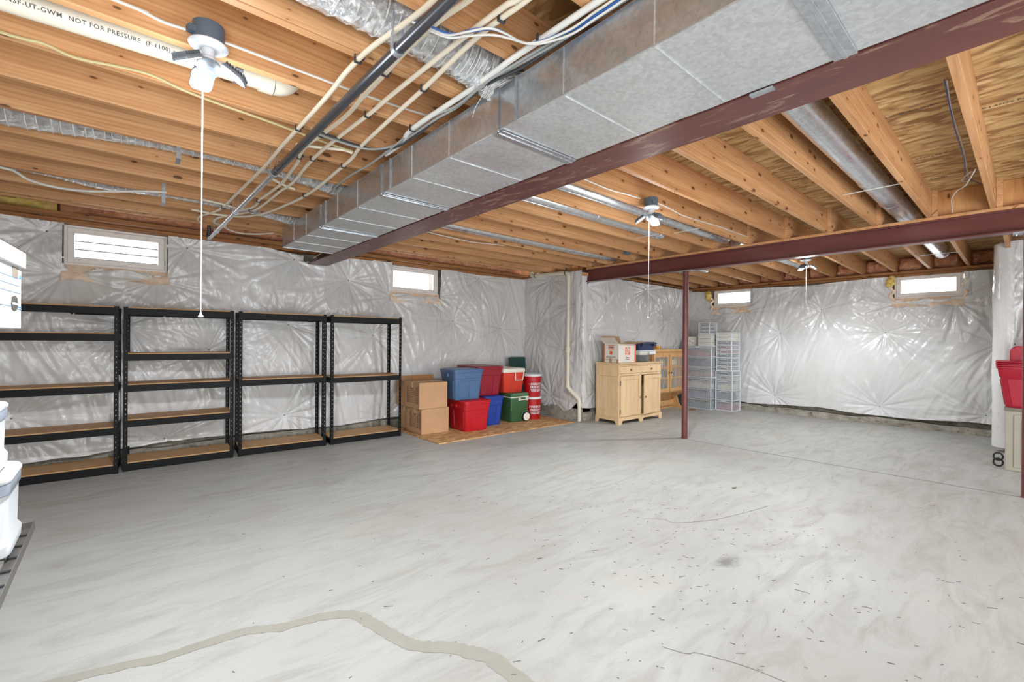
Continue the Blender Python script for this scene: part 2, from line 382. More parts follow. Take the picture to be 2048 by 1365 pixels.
for k, c in enumerate([[(1.75, 1.02), (1.79, .93), (1.83, .9), (1.90, .74), (1.93, .60)], [(2.9, 1.85), (3.0, 1.75), (3.02, 1.66), (3.3, 1.5), (3.9, 1.35)]]):
    put('hairline_crack', strip(c, .0022, .0011, .5, k), 'line_dark', floor)
def debris():
    mb = MB(); rr = random.Random(5)
    for i in range(560):
        x = rr.uniform(.3, 5.6); y = rr.uniform(-.3, 5.0)
        if rr.random() < .6: x = rr.gauss(2.7, .9); y = rr.gauss(1.2, .7)
        a = rr.gauss(-.7, .6); l = rr.uniform(.004, .022)*(1 if rr.random() < .85 else 2); w = rr.uniform(.0008, .0018)
        dx, dy = math.cos(a)*l/2, math.sin(a)*l/2; px, py = -math.sin(a)*w, math.cos(a)*w
        z = .0012; mb.add([(x-dx-px, y-dy-py, z), (x+dx-px, y+dy-py, z), (x+dx+px, y+dy+py, z+.001), (x-dx+px, y-dy+py, z+.001)], [(0, 1, 2, 3)])
    return mb
put('floor_debris', debris(), 'line_dark', label='tiny dark chips and shavings scattered on the concrete floor', cat='debris', kind='stuff')

WIN = []
def wall_boxes(mb, axis, at, th, a0, a1, z1, wins):
    """wall slab from a0..a1 along its run with window holes (w0,w1,zb,zt)"""
    def bx(p, q, zb, zt):
        if axis == 'x': mb.box(p, q, at, at+th, zb, zt)
        else: mb.box(at, at+th, p, q, zb, zt)
    cur = a0
    for (w0, w1, zb, zt) in sorted(wins):
        bx(cur, w0, 0, z1); bx(w0, w1, 0, zb)
        if zt < z1: bx(w0, w1, zt, z1)
        cur = w1
    bx(cur, a1, 0, z1)
W_L = [(-.40, .41, 2.0, 2.40), (3.0, 3.84, 2.0, 2.40)]
W_F = [(3.50, 4.28, 2.0, 2.36), (.64, 1.42, 2.0, 2.36)]
wl = MB(); wall_boxes(wl, 'x', 6.24, .25, -1.9, 5.9, 2.40, W_L)
wall_left = put('wall_left', wl, 'concrete_wall', kind='structure')
wm = MB(); wm.box(5.68, 5.93, 4.80, 6.24, 0, 2.42); wall_middle = put('wall_middle', wm, 'concrete_wall', kind='structure')
wb = MB(); wb.box(5.68, 9.6, 4.80, 5.05, 0, 2.42); wall_back = put('wall_back', wb, 'concrete_wall', kind='structure')
wf = MB(); wall_boxes(wf, 'y', 9.28, .25, .1, 4.80, 2.36, W_F)
wall_far = put('wall_far', wf, 'concrete_wall', kind='structure')
wr = MB(); wr.box(8.05, 9.28, -.05, .2, 0, 2.5); wr.box(8.05, 8.3, -3.8, -.05, 0, 2.5); wall_right = put('wall_right', wr, 'concrete_wall', kind='structure')
put('wall_front', MB().box(-1.9, 8.3, -3.8, -3.6, 0, 2.71), 'carton_cream', kind='structure')
put('wall_side', MB().box(-1.9, -1.7, -3.8, 6.24, 0, 2.71), 'carton_cream', kind='structure')

# ceiling: subfloor with joists
ceiling = put('ceiling', MB().box(-1.9, 5.75, -3.8, 6.49, ZS, ZS+.02), 'osb', kind='structure')
R0 = 5.62; SL = -.06/3.65
def sloped(mb, x0, x1, y0, y1, z0, h):
    zz = lambda x: z0+SL*(x-R0)
    return mb.add([(x0,y0,zz(x0)),(x1,y0,zz(x1)),(x1,y1,zz(x1)),(x0,y1,zz(x0)),(x0,y0,zz(x0)+h),(x1,y0,zz(x1)+h),(x1,y1,zz(x1)+h),(x0,y1,zz(x0)+h)],
                  [(0,3,2,1),(4,5,6,7),(0,1,5,4),(1,2,6,5),(2,3,7,6),(3,0,4,7)])
put('subfloor_panel', sloped(MB(), 5.75, 9.6, -3.8, 5.05, ZS, .02), 'osb', ceiling)
def joist_mesh(L):
    return MB().box(0, L, -JT, 0, 0, JH, .003).mesh('joist')
JL = joist_mesh(3.95); JR = joist_mesh(3.95)
YJ = [.238+.4064*k for k in range(-9, 15)]
for y in YJ[:-1]+[5.66]:
    put('joist', JL, 'fir', ceiling, loc=(-1.85, y, ZJ))
    put('joist', JR, 'fir', ceiling, loc=(1.83, y+(.0395 if y > 5.9 else 0), ZJ)) if y > -3.6 else None
put('joist', JL, 'fir', ceiling, loc=(-1.85, 1.86-.04, ZJ))
jf = sloped(MB(), 5.64, 9.30, -JT, 0, ZJ, JH); 
JF = jf.mesh('joist')
for y in YJ:
    if y < 4.9: put('joist', JF, 'fir', ceiling, loc=(0, y-.0395, 0))
blk = MB().box(0, .036, -.366, -.003, 0, .232, .002).mesh('blocking')
for k, y in enumerate(YJ):
    if -.4 < y < .7: put('blocking', blk, 'fir_blocking', ceiling, loc=(5.745, y-.04, ZJ))
# printed lettering on the subfloor (ink stamps)
def sub_print():
    mb = MB(); rr = random.Random(3)
    for (x, y, s_, a) in [(3.05, .52, 'SPAN 24 | 23/32 | EXPOSURE 1', 0), (3.62, .50, '24 oc SUBFLOOR', 0), (3.0, .02, '48/24 T&G', 0), (3.9, .12, 'PS 2-10 | 23/32 RATED', 0), (4.6, .5, '24 oc | PS 2', 0), (4.35, 1.38, 'EXPOSURE 1', 0), (3.2, 1.40, '24 oc', 0), (5.25, .52, 'RATED', 0)]:
        t = text_mb(s_, .036, 1.0, .0006)
        mb.join(t.xf(basis((x, y, ZS-.0015), (0, -1, 0), (-1, 0, 0)))) if True else None
    return mb
put('stamp_ink', sub_print(), 'line_dark', ceiling, label='black printed stamps and nail rows on the board')

# sill plates and rim boards
put('sill_plate', MB().box(-1.9, 5.7, 5.99, 6.24, 2.435, 2.475, .003), 'sill_wood', ceiling)
put('sill_plate', MB().box(-1.9, 5.7, 6.10, 6.24, 2.398, 2.434, .003), 'sill_wood', ceiling)
put('sill_plate', MB().box(5.62, 5.86, 4.83, 5.99, 2.43, 2.472, .003), 'sill_wood_y', ceiling)
put('sill_plate', MB().box(5.9, 9.3, 4.76, 5.0, 2.395, 2.43, .003), 'sill_wood', ceiling)
put('sill_plate', MB().box(9.14, 9.45, .2, 4.8, 2.375, 2.412, .003), 'sill_wood_y', ceiling)
put('sill_plate', MB().box(9.20, 9.45, .2, 4.8, 2.335, 2.373, .003), 'sill_wood_y', ceiling)
put('rim_board', MB().box(-1.9, 5.9, 6.25, 6.29, 2.476, ZS), 'sill_wood', ceiling)
put('rim_board', MB().box(5.9, 9.5, 4.96, 5.0, 2.43, ZS), 'sill_wood', ceiling)
put('rim_board', MB().box(9.46, 9.5, -.2, 4.96, 2.41, ZS), 'sill_wood_y', ceiling)
put('rim_board', MB().box(5.90, 5.94, 5.0, 6.25, 2.43, ZS), 'sill_wood_y', ceiling)
def lumpy(x0, x1, z0, z1, plane, at, amp, seed, out=-1, nx=24, nz=10):
    """fibreglass pillow: grid on a vertical plane bulging toward the room"""
    mb = MB(); vs = []; 
    for j in range(nz+1):
        for i in range(nx+1):
            u = i/nx; w = j/nz; a = x0+(x1-x0)*u; z = z0+(z1-z0)*w
            e = min(1, 6*min(u, 1-u)+.1)*min(1, 4*min(w, 1-w)+.15)
            b = amp*e*(.35+1.1*float(fbm(a*11, z*15, seed, 4)))
            p = (a, at+out*b, z) if plane == 'x' else (at+out*b, a, z)
            vs.append(p)
    fs = [(j*(nx+1)+i, j*(nx+1)+i+1, (j+1)*(nx+1)+i+1, (j+1)*(nx+1)+i) for j in range(nz) for i in range(nx)]
    return mb.add(vs, fs)
for k, y in enumerate(YJ):
    if .2 < y+.4 < 4.9:
        put('insulation_batt', lumpy(y+.004, min(y+.40, 4.78)-.04, 2.42, 2.66, 'y', 9.40, .17, k), 'fiberglass', ceiling, smooth=60)
put('insulation_batt', lumpy(-.42, 1.95, 2.478, 2.66, 'x', 6.20, .24, 31, nx=90), 'fiberglass', ceiling, smooth=60)
put('insulation_batt', lumpy(-1.7, -.44, 2.478, 2.66, 'x', 6.20, .22, 32, nx=40), 'fiberglass_yellow', ceiling, smooth=60)
put('insulation_batt', lumpy(2.2, 5.6, 2.478, 2.66, 'x', 6.20, .23, 33, nx=110), 'fiberglass', ceiling, smooth=60)
put('insulation_batt', lumpy(5.05, 5.9, 2.478, 2.66, 'y', 5.9, .16, 34, nx=30), 'fiberglass', ceiling, smooth=60)

# ---------------------------------------------------------------- windows
def window(idx, plane, w0, w1, z0, z1, at, hs=1, deep=.07):
    """frame ring, sash ring, glass pane, latch. at = inner face coordinate; goes outward"""
    def q(mb, a0, a1, zz0, zz1, d0, d1):
        if plane == 'x': mb.box(a0, a1, at+d0, at+d1, zz0, zz1, .002)
        else: mb.box(at+d0, at+d1, a0, a1, zz0, zz1, .002)
    def ring(f, o, d0, d1):
        mb = MB(); a0, a1, b0, b1 = w0+o, w1-o, z0+o, z1-o
        q(mb, a0, a1, b1-f, b1, d0, d1); q(mb, a0, a1, b0, b0+f, d0, d1); q(mb, a0, a0+f, b0+f, b1-f, d0, d1); q(mb, a1-f, a1, b0+f, b1-f, d0, d1); return mb
    fr = put('window_%d' % idx, ring(.022, 0, 0, deep), 'vinyl_white', kind='structure')
    put('sash', ring(.05, .024, .012, deep-.01), 'vinyl_white', fr)
    p = MB(); q(p, w0+.07, w1-.07, z0+.07, z1-.07, deep*.5, deep*.5+.004); put('glass_pane', p, 'pane_glass', fr)
    l = MB(); c = (w0+w1)/2; q(l, c-.035, c+.02, z1-.04, z1-.028, -.012, .012); q(l, c+.02, c+.06, z1-.037, z1-.033, -.008, .0); put('latch', l, 'vinyl_white', fr)
    return fr
window(1, 'x', -.395, .405, 2.005, 2.395, 6.20)
window(2, 'x', 3.005, 3.835, 2.005, 2.395, 6.20)
window(3, 'y', 3.505, 4.275, 2.003, 2.355, 9.24)
window(4, 'y', .645, 1.415, 2.003, 2.355, 9.24)
sd = empty('neighbour_wall', (0, 8.4, 0), 0, 'white lap-sided wall seen through the first window on the left wall', 'house wall')
for k in range(12):
    z0 = 1.7+.11*k
    put('lap_shadow', MB().box(-2.4, 1.6, -.006, .028, z0-.006, z0+.004), 'lap_shadow_black', sd)  # black strip stands in for the shadow under each siding lap
    put('siding_board', MB().add([(-2.4,0,z0),(1.6,0,z0),(1.6,.018,z0+.108),(-2.4,.018,z0+.108),(-2.4,.03,z0),(1.6,.03,z0),(1.6,.03,z0+.108),(-2.4,.03,z0+.108)], [(0,1,2,3),(0,4,5,1),(3,2,6,7),(1,5,6,2),(0,3,7,4)]), 'siding_white', sd)
ground = put('ground', MB().box(-30, 40, 6.6, 40, .9, 1.0), 'siding_white', kind='structure')

# ---------------------------------------------------------------- plastic sheeting on the walls
def sheet(name, parent, plane, a0, a1, at, out, pins, zb, zt, holes, res=.0125, B=.075, seed=0, A=.010, zmax=2.42):
    nx = int((a1-a0)/res); nz = int(2.3/res)
    S_ = np.linspace(a0, a1, nx+1)[None, :].repeat(nz+1, 0); T = np.linspace(0, 1, nz+1)[:, None].repeat(nx+1, 1)
    zbv = zb(S_[0])[None, :]; ztv = zt(S_[0])[None, :]; Z = zbv+(ztv-zbv)*T
    d2 = []; Wt = 0; H = 0; dmin = np.full(S_.shape, 9.)
    for i, (px, pz) in enumerate(pins):
        dx = S_-px; dz = Z-pz; d = np.hypot(dx, dz)+1e-6; th = np.arctan2(dz, dx)
        dmin = np.minimum(dmin, d); r = np.random.RandomState(seed*97+i)
        ph = r.rand(8)*6.28; th2 = th+.10*(fbm(S_*2.5, Z*2.5, seed+i)-.5)*np.minimum(d*3, 2.5)
        w = .55*np.abs(np.cos(th2*5.5+ph[0]+.6*np.cos(2*th+ph[1])))+.35*np.abs(np.cos(th2*9.5+ph[2]+.8*np.cos(3*th+ph[3])))+.25*np.abs(np.cos(th2*16.5+ph[4]+.7*np.cos(2*th+ph[5])))
        gate = .35+.65*vnoise(th*2.2+20*i, d*0+i, seed)
        env = np.minimum(d/.09, 1.0)*np.exp(-(d/.58)**1.7)
        H = H+env*(w-.55)*gate
    bul = 1-np.exp(-(dmin/.26)**1.6)
    n1 = fbm(S_*2.1+3, Z*1.7, seed+40, 3)
    Hm = -(B*bul*(.75+.5*n1))
    # directional drape folds
    ang = 1.1*fbm(S_*.7, Z*.7, seed+60, 2)-.2
    u_ = S_*np.cos(ang)+Z*np.sin(ang); v_ = -S_*np.sin(ang)+Z*np.cos(ang)
    fold = np.abs(fbm(u_*9, v_*1.6, seed+70, 3)-.45)
    Hm = Hm-A*1.9*H*1.9+fold*.055*np.minimum(dmin/.25, 1)
    Hm = Hm+.004*np.abs(fbm(S_*14, Z*14, seed+80, 3)-.5)
    D = at+(-out)*0+(Hm if out < 0 else -Hm)
    mask = np.ones(S_.shape, bool)
    for (h0, h1, hz, j) in holes:
        e = j*(fbm(S_*7, Z*7, seed+90, 3)-.45); mask &= ~((S_ > h0+.008+e*.25) & (S_ < h1-.008-e*.25) & (Z > hz+e))
    edge = .5*np.minimum(T*nz/3, 1)
    if plane == 'x': V = np.stack([S_, D, Z], -1)
    else: V = np.stack([D, S_, Z], -1)
    V = V.reshape(-1, 3); idx = np.arange((nx+1)*(nz+1)).reshape(nz+1, nx+1)
    F_ = np.stack([idx[:-1, :-1], idx[:-1, 1:], idx[1:, 1:], idx[1:, :-1]], -1)
    m = mask[:-1, :-1] & mask[:-1, 1:] & mask[1:, 1:] & mask[1:, :-1]; F_ = F_[m]
    me = bpy.data.meshes.new(name); me.vertices.add(len(V)); me.vertices.foreach_set('co', V.ravel().astype(np.float32))
    me.loops.add(F_.size); me.loops.foreach_set('vertex_index', F_.ravel().astype(np.int32))
    me.polygons.add(len(F_)); me.polygons.foreach_set('loop_start', np.arange(0, F_.size, 4, dtype=np.int32))
    me.polygons.foreach_set('use_smooth', np.ones(len(F_), bool)); me.update(calc_edges=True)
    me.materials.append(MATS['white_poly'])
    o = put(name, me, None, parent); o['label'] = 'glossy white wrinkled plastic vapour sheet'
    for (px, pz) in pins:
        k = int(round((px-a0)/(a1-a0)*nx)); 
        if not 0 <= k <= nx: continue
        row = int(np.argmin(np.abs(Z[:, k]-pz))); dd = D[row, k]
        if abs(Z[row, k]-pz) > .05: continue
        s_ = .004 if out > 0 else -.004
        p = (px, dd+s_, pz) if plane == 'x' else (dd+s_, px, pz)
        q = (px, dd+s_*.2-s_*.5, pz) if plane == 'x' else (dd-s_*.5, px, pz)
        put('fastener', MB().cyl(q, p, .009, n=8), 'lamp_gray', parent)
    return o
PIN_L = [(-1.3,1.9),(-1.5,1.2),(-1.2,.3),(-0.51, 2.3), (0.58, 2.29), (-0.38, 1.91), (0.32, 1.91), (1.69, 2.3), (3.01, 1.91), (3.78, 1.98), (1.59, 0.33), (0.07, 1.42), (1.63, 1.47), (4.1, 1.6), (4.62, 2.34), (2.39, 2.1), (0.79, 1.16), (2.91, 0.17), (-0.73, 0.54), (0.39, 0.2), (4.41, 0.3), (2.75, 1.35), (5.1, 1.5)]
PIN_M = [(5.48, 2.33), (5.85, 1.49), (5.17, 1.14), (5.45, 0.34), (4.95, 1.9)]
PIN_B = [(5.77, 2.19), (7.53, 2.26), (7.33, 1.45), (5.91, 1.48), (6.05, 0.48), (8.36, 1.73), (8.9, 1.1), (7.6, .5)]
PIN_F = [(3.69, 1.87), (3.03, 1.46), (1.52, 1.46), (0.72, 1.91), (1.38, 1.91), (1.58, 0.28), (3.12, 0.31), (2.68, 2.30), (4.32, 1.75), (0.3, 1.29), (0.4, 0.29), (2.39, 1.87), (4.2, .9)]
cs = lambda f: (lambda s: np.array(f(s)))
sheet('plastic_sheet', wall_left, 'x', -1.68, 5.64, 6.17, -1, PIN_L, lambda s: .13+.05*fbm(s*2.3, s*0, 5)+.02*np.sin(s*2.2), lambda s: 2.405+.03*(fbm(s*4, s*0, 8)-.5)-.05*np.exp(-((s-1.9)/.35)**2), [(-.40, .41, 1.965, .13), (3.0, 3.845, 1.955, .13), (1.80, 2.1, 2.30, .02)], seed=1, B=.085)
sheet('plastic_sheet', wall_middle, 'y', 4.74, 6.13, 5.66, -1, PIN_M, lambda s: .16+.13*np.exp(-((s-4.8)/.12)**2)-.05*np.exp(-((s-5.2)/.2)**2), lambda s: 2.43+.02*(fbm(s*4, s*0, 9)-.5), [], seed=2, B=.05)
sheet('plastic_sheet', wall_back, 'x', 5.62, 9.26, 4.785, -1, PIN_B, lambda s: .17+.08*fbm(s*2, s*0, 15), lambda s: 2.375+.03*(fbm(s*4, s*0, 18)-.5)-.17*np.exp(-((s-5.75)/.14)**2), [], seed=3, B=.06)
sheet('plastic_sheet', wall_far, 'y', .18, 4.74, 9.22, -1, PIN_F, lambda s: .155+.03*(fbm(s*2.6, s*0, 25)-.5)+.02*np.sin(s*3.1), lambda s: 2.335+.03*(fbm(s*3, s*0, 28)-.5)-.03*np.exp(-((s-2.6)/.5)**2), [(3.50, 4.32, 1.97, .12), (.635, 1.43, 1.965, .12)], seed=4, B=.08)
sheet('plastic_sheet', wall_right, 'y', -1.6, .25, 8.02, -1, [(0.12, 1.3), (-.3, 1.9), (-.5, .8), (-.1, .25)], lambda s: .07+.02*fbm(s*3, s*0, 35), lambda s: 2.52+0*s, [], seed=5, B=.07)
# rounded outside returns of the sheeting
def edge_roll(parent, cx, cy, r, z0, z1, a0, a1, seed, sx=1):
    nz = 150; na = 22; vs = []
    for j in range(nz+1):
        z = z0+(z1-z0)*j/nz
        for i in range(na+1):
            a = math.radians(a0+(a1-a0)*i/na); rr = r*(1+.25*float(fbm(z*2.2, i*.25, seed))-.12)+.006*abs(math.sin(z*37+3*math.sin(z*5)+i*.8))*float(vnoise(z*4, i*.3, seed+2))
            vs.append((cx+rr*math.cos(a), cy+rr*math.sin(a), z))
    mb = MB().add(vs, [(j*(na+1)+i, j*(na+1)+i+1, (j+1)*(na+1)+i+1, (j+1)*(na+1)+i) for j in range(nz) for i in range(na)])
    put('plastic_sheet', mb, 'white_poly', parent, smooth=60)
edge_roll(wall_right, 8.06, .17, .13, .06, 2.50, 40, 200, 5)
edge_roll(wall_back, 5.72, 4.84, .11, .30, 2.36, 170, 280, 6)
# fibreglass showing below and beside the window openings
def flap(parent, plane, w0, w1, z0, z1, at0, at1, seed, mat='fiberglass_backlit'):
    nx, nz = 60, 10; vs = []
    for j in range(nz+1):
        for i in range(nx+1):
            t = j/nz; a = w0+(w1-w0)*i/nx; n = float(fbm(a*7, t*2.2, seed)); d = at0+(at1-at0)*t-.07*(n-.3)*(1-t); z = z0+(z1-z0)*t+.07*(n-.5)*(1-t*.8)
            vs.append((a, d, z) if plane == 'x' else (d, a, z))
    mb = MB().add(vs, [(j*(nx+1)+i, j*(nx+1)+i+1, (j+1)*(nx+1)+i+1, (j+1)*(nx+1)+i) for j in range(nz) for i in range(nx)])
    put('insulation_batt', mb, mat, parent, smooth=60)
flap(wall_left, 'x', -.41, .42, 1.86, 2.02, 6.12, 6.21, 1); flap(wall_left, 'x', 2.99, 3.85, 1.86, 2.02, 6.12, 6.21, 2)
flap(wall_far, 'y', 3.49, 4.30, 1.86, 2.015, 9.17, 9.25, 3); flap(wall_far, 'y', .63, 1.43, 1.86, 2.015, 9.17, 9.25, 4)
def side_batt(parent, plane, a, z0, z1, at0, at1, seed, mat, w=.035):
    pts = [((a+.02*math.sin(k*1.3+seed), at0+(at1-at0)*abs(math.sin(k*.7+seed)), z0+(z1-z0)*k/9) if plane == 'x' else (at0+(at1-at0)*abs(math.sin(k*.7+seed)), a+.02*math.sin(k*1.3+seed), z0+(z1-z0)*k/9)) for k in range(10)]
    put('insulation_batt', MB().tube(smooth_pts(pts, 4), w, 10, rad=[w*(.6+.8*float(vnoise(k*.7, seed, 3))) for k in range(37)]), mat, parent, smooth=60)
side_batt(wall_far, 'y', 4.35, 2.16, 2.31, 9.10, 9.16, 5, 'fiberglass_yellow', .038); side_batt(wall_far, 'y', 1.45, 2.2, 2.32, 9.10, 9.16, 6, 'fiberglass_yellow', .034)
side_batt(wall_far, 'y', 4.30, 1.95, 2.2, 9.14, 9.2, 9, 'fiberglass_backlit', .022); side_batt(wall_far, 'y', 1.435, 1.95, 2.2, 9.14, 9.2, 10, 'fiberglass_backlit', .018)
side_batt(wall_far, 'y', .62, 1.95, 2.34, 9.15, 9.22, 8, 'fiberglass_backlit', .018)
# footing curb at the wall base
def curb(parent, plane, a0, a1, d0, d1, h, seed):
    n = int((a1-a0)/.05); rings = []
    for i in range(n+1):
        a = a0+(a1-a0)*i/n; w = d0-.02*float(fbm(a*3, 0, seed)); hh = h*(.75+.5*float(fbm(a*2.5, 1, seed)))
        r = [(w-.01, 0), (w, hh*.8), (w+.012, hh), (d1, hh), (d1, 0)]
        rings.append([(a, p, z) if plane == 'x' else (p, a, z) for p, z in r])
    put('footing', MB().loft(rings), 'concrete_wall', parent, smooth=50)
curb(wall_left, 'x', -1.7, 5.66, 6.17, 6.26, .12, 1); curb(wall_back, 'x', 5.66, 9.25, 4.74, 4.82, .14, 2)
curb(wall_far, 'y', .2, 4.74, 9.16, 9.29, .10, 3); curb(wall_middle, 'y', 4.77, 6.2, 5.64, 5.70, .2, 4)

# ---------------------------------------------------------------- steel beams and columns
def ibeam(x0, x1, y0, y1, z0, z1, tf=.014, tw=.010):
    mb = MB(); xc = (x0+x1)/2
    mb.box(x0, x1, y0, y1, z0, z0+tf, .003); mb.box(x0, x1, y0, y1, z1-tf, z1, .003); mb.box(xc-tw/2, xc+tw/2, y0, y1, z0+tf, z1-tf); return mb
put('steel_beam', ibeam(1.83, 2.068, -3.5, 6.08, 2.25, 2.470), 'red_oxide_paint', label='long scuffed maroon steel beam running beside the sheet metal duct', cat='beam')
put('steel_beam', ibeam(5.70, 5.82, -3.5, 4.84, 2.25, 2.445), 'maroon_paint', label='dark maroon steel beam carried by two round steel posts', cat='beam')
pl = empty('beam_plate', (5.76, 0, 2.446), 0, 'wooden nailer board lying on top of the dark maroon beam', 'board')
put('board', MB().box(-.065, .065, -3.5, 4.72, 0, .028, .002), 'fir', pl)
def column(x, y, label):
    r = empty('steel_column', (x, y, 0), 0, label, 'column', 'round steel posts under the dark maroon beam')
    put('post', MB().cyl((0, 0, .006), (0, 0, 2.24), .038, n=28), 'maroon_paint', r, smooth=1)
    put('cap_plate', MB().box(-.07, .07, -.10, .10, 2.240, 2.2495, .001), 'strap_metal', r)
    put('base_ring', MB().lathe([(.043, 0), (.043, .005), (.039, .01)], n=24), 'maroon_paint', r)
    for sy in (-1, 1): put('bolt', MB().cyl((0, sy*.08, 2.225), (0, sy*.08, 2.2395), .009, n=6), 'strap_metal', r)
    return r
column(5.755, 3.05, 'maroon steel post standing between the cabinets and the drawer towers')
column(5.80, .005, 'maroon steel post at the right edge beside the red totes')
# cable along the beam
put('romex_cable', MB().tube(smooth_pts([(1.800, 5.75, 2.28), (1.79, 5.3, 2.30), (1.80, 4.2, 2.275), (1.80, 3.1, 2.305), (1.81, 2.3, 2.28), (1.82, 1.6, 2.31), (1.81, .9, 2.30), (1.815, .1, 2.31)], 6), .0055, 6), 'cable_yellow', smooth=1, label='yellow cable lying along the edge of the long scuffed beam', cat='cable')

# ---------------------------------------------------------------- sheet metal trunk duct
def trunk():
    r = empty('trunk_duct', (1.53, 0, 2.235), 0, 'long rectangular galvanized sheet metal duct under the joists', 'duct')
    x0, x1, h = -.25, .25, .19; cuts = [-3.0, -1.1, .40, 1.576, 2.755, 3.92, 5.05]
    for i in range(len(cuts)-1):
        a, b = cuts[i]+.002, cuts[i+1]-.002
        n = 4; mb = MB(); rings = []
        prof = [(x0, 0), (x1, 0), (x1, h), (x0, h)]
        L = b-a
        for k in range(n*2+1):       # crossed bead lines: very shallow pleats
            y = a+L*k/(n*2); off = .0016 if k % 2 else 0
            rings.append([(px+(off if px > 0 else -off), y, pz-(off if pz == 0 else 0)) for px, pz in prof])
        mb.loft(rings); put('duct_section', mb, 'galvanized' if True else '', r)
        # side skins slightly proud, brighter metal
        s = MB(); s.box(x0-.0035, x0-.002, a+.004, b-.004, .004, h-.004); put('side_panel', s, 'galvanized_side', r, label='polished side of the duct')
        for t in (.33, .66):
            y = a+L*t; put('seam', MB().box(x0+.006, x1-.006, y-.0025, y+.0025, -.0045, -.0015), 'galvanized', r)
            put('seam', MB().box(x0-.006, x0-.0034, y-.002, y+.002, .006, h-.006), 'galvanized', r)
    for c in cuts[1:-1]:
        m = MB(); m.box(x0+.002, x1-.002, c-.032, c+.032, -.009, -.004, .001); m.box(x0+.002, x1-.002, c-.007, c+.007, -.0125, -.009, .001); put('cleat', m, 'galvanized_side', r)
        m = MB(); m.box(x0-.0125, x0-.0036, c-.016, c+.016, -.010, h, .001); put('cleat', m, 'galvanized_side', r)
        m = MB(); m.box(x0-.012, x0-.0037, c-.135, c-.127, 0, h, .0); put('cleat', m, 'strap_metal', r)
    put('end_cap', MB().box(x0-.004, x1+.004, 5.048, 5.062, -.004, h+.003, .001), 'galvanized_side', r)
    put('strap', MB().box(x1+.004, x1+.03, .62, .70, -.012, -.004), 'strap_metal', r)
trunk()
# round branch ducts
def round_duct(x0, x1, y, z, r, label, elbow=0, seams=(), name='round_duct'):
    ro = empty(name, (x0, y, z), 0, label, 'duct', 'round metal ducts in the joist bays')
    L = x1-x0
    put('pipe', MB().cyl((0, 0, 0), (L, 0, 0), r, n=32), 'galvanized_pipe', ro, smooth=1)
    for s in seams: put('crimp', MB().lathe([(r+.001, -.012), (r+.005, -.004), (r+.005, .004), (r+.001, .012)], (s-x0, 0, 0), 32, 'x', False), 'galvanized_pipe', ro, smooth=1)
    put('lock_seam', MB().box(0, L, -.004, .004, -r-.003, -r+.002), 'galvanized_pipe', ro)
    if elbow:
        pts = [(L-.02+elbow*math.sin(a)*.001, 0, 0) for a in (0,)]
        pts = [(L+elbow*math.sin(a), 0, elbow*(1-math.cos(a))*(1 if elbow > 0 else 1)) for a in [i*PI/2/5 for i in range(6)]]
        put('elbow', MB().tube([(L-.03, 0, 0)]+pts, r*1.03, 28, rad=[r*1.03]*7), 'galvanized_pipe', ro, smooth=25)
    return ro
round_duct(2.1, 8.75, .83, 2.592, .085, 'largest round galvanized duct, passing over the dark maroon beam', .16, (4.43, 5.2, 6.3, 8.6))
round_duct(2.1, 5.60, 2.46, 2.560, .062, 'round galvanized duct passing behind the middle pull-string lamp', 0, (4.4, 5.1))
round_duct(2.1, 4.78, 2.88, 2.570, .066, 'round galvanized duct ending in an elbow left of the middle lamp', .14, (3.6, 4.7))
round_duct(2.1, 5.58, 4.09, 2.545, .062, 'narrow round duct with foil-taped joints over the shelf-side joists', 0, (4.7, 5.05, 5.3))
round_duct(5.9, 8.3, 2.46, 2.565, .066, 'short round duct above the farthest lamp, beyond the dark beam', .14, (7.0,))
round_duct(5.9, 7.6, 3.69, 2.545, .060, 'round duct seen above the far window with yellow insulation', .12, ())
for (x, y0, y1, z, lab) in [(4.43, .64, 1.02, 2.50, 'thin white hanger rod under the largest round duct'), (4.62, 2.27, 2.60, 2.495, 'thin white hanger rod under the duct behind the middle lamp'), (4.55, 2.68, 3.05, 2.500, 'thin white hanger rod under the elbowed duct'), (8.0, .62, 1.02, 2.46, 'thin white hanger rod under the far duct elbow')]:
    put('hanger_rod', MB().cyl((x, y0, z), (x+.02, y1, z+.004), .004, n=6).box(x-.01, x+.01, y0-.004, y0+.004, z-.012, z+.012), 'cable_white', label=lab, cat='rod')
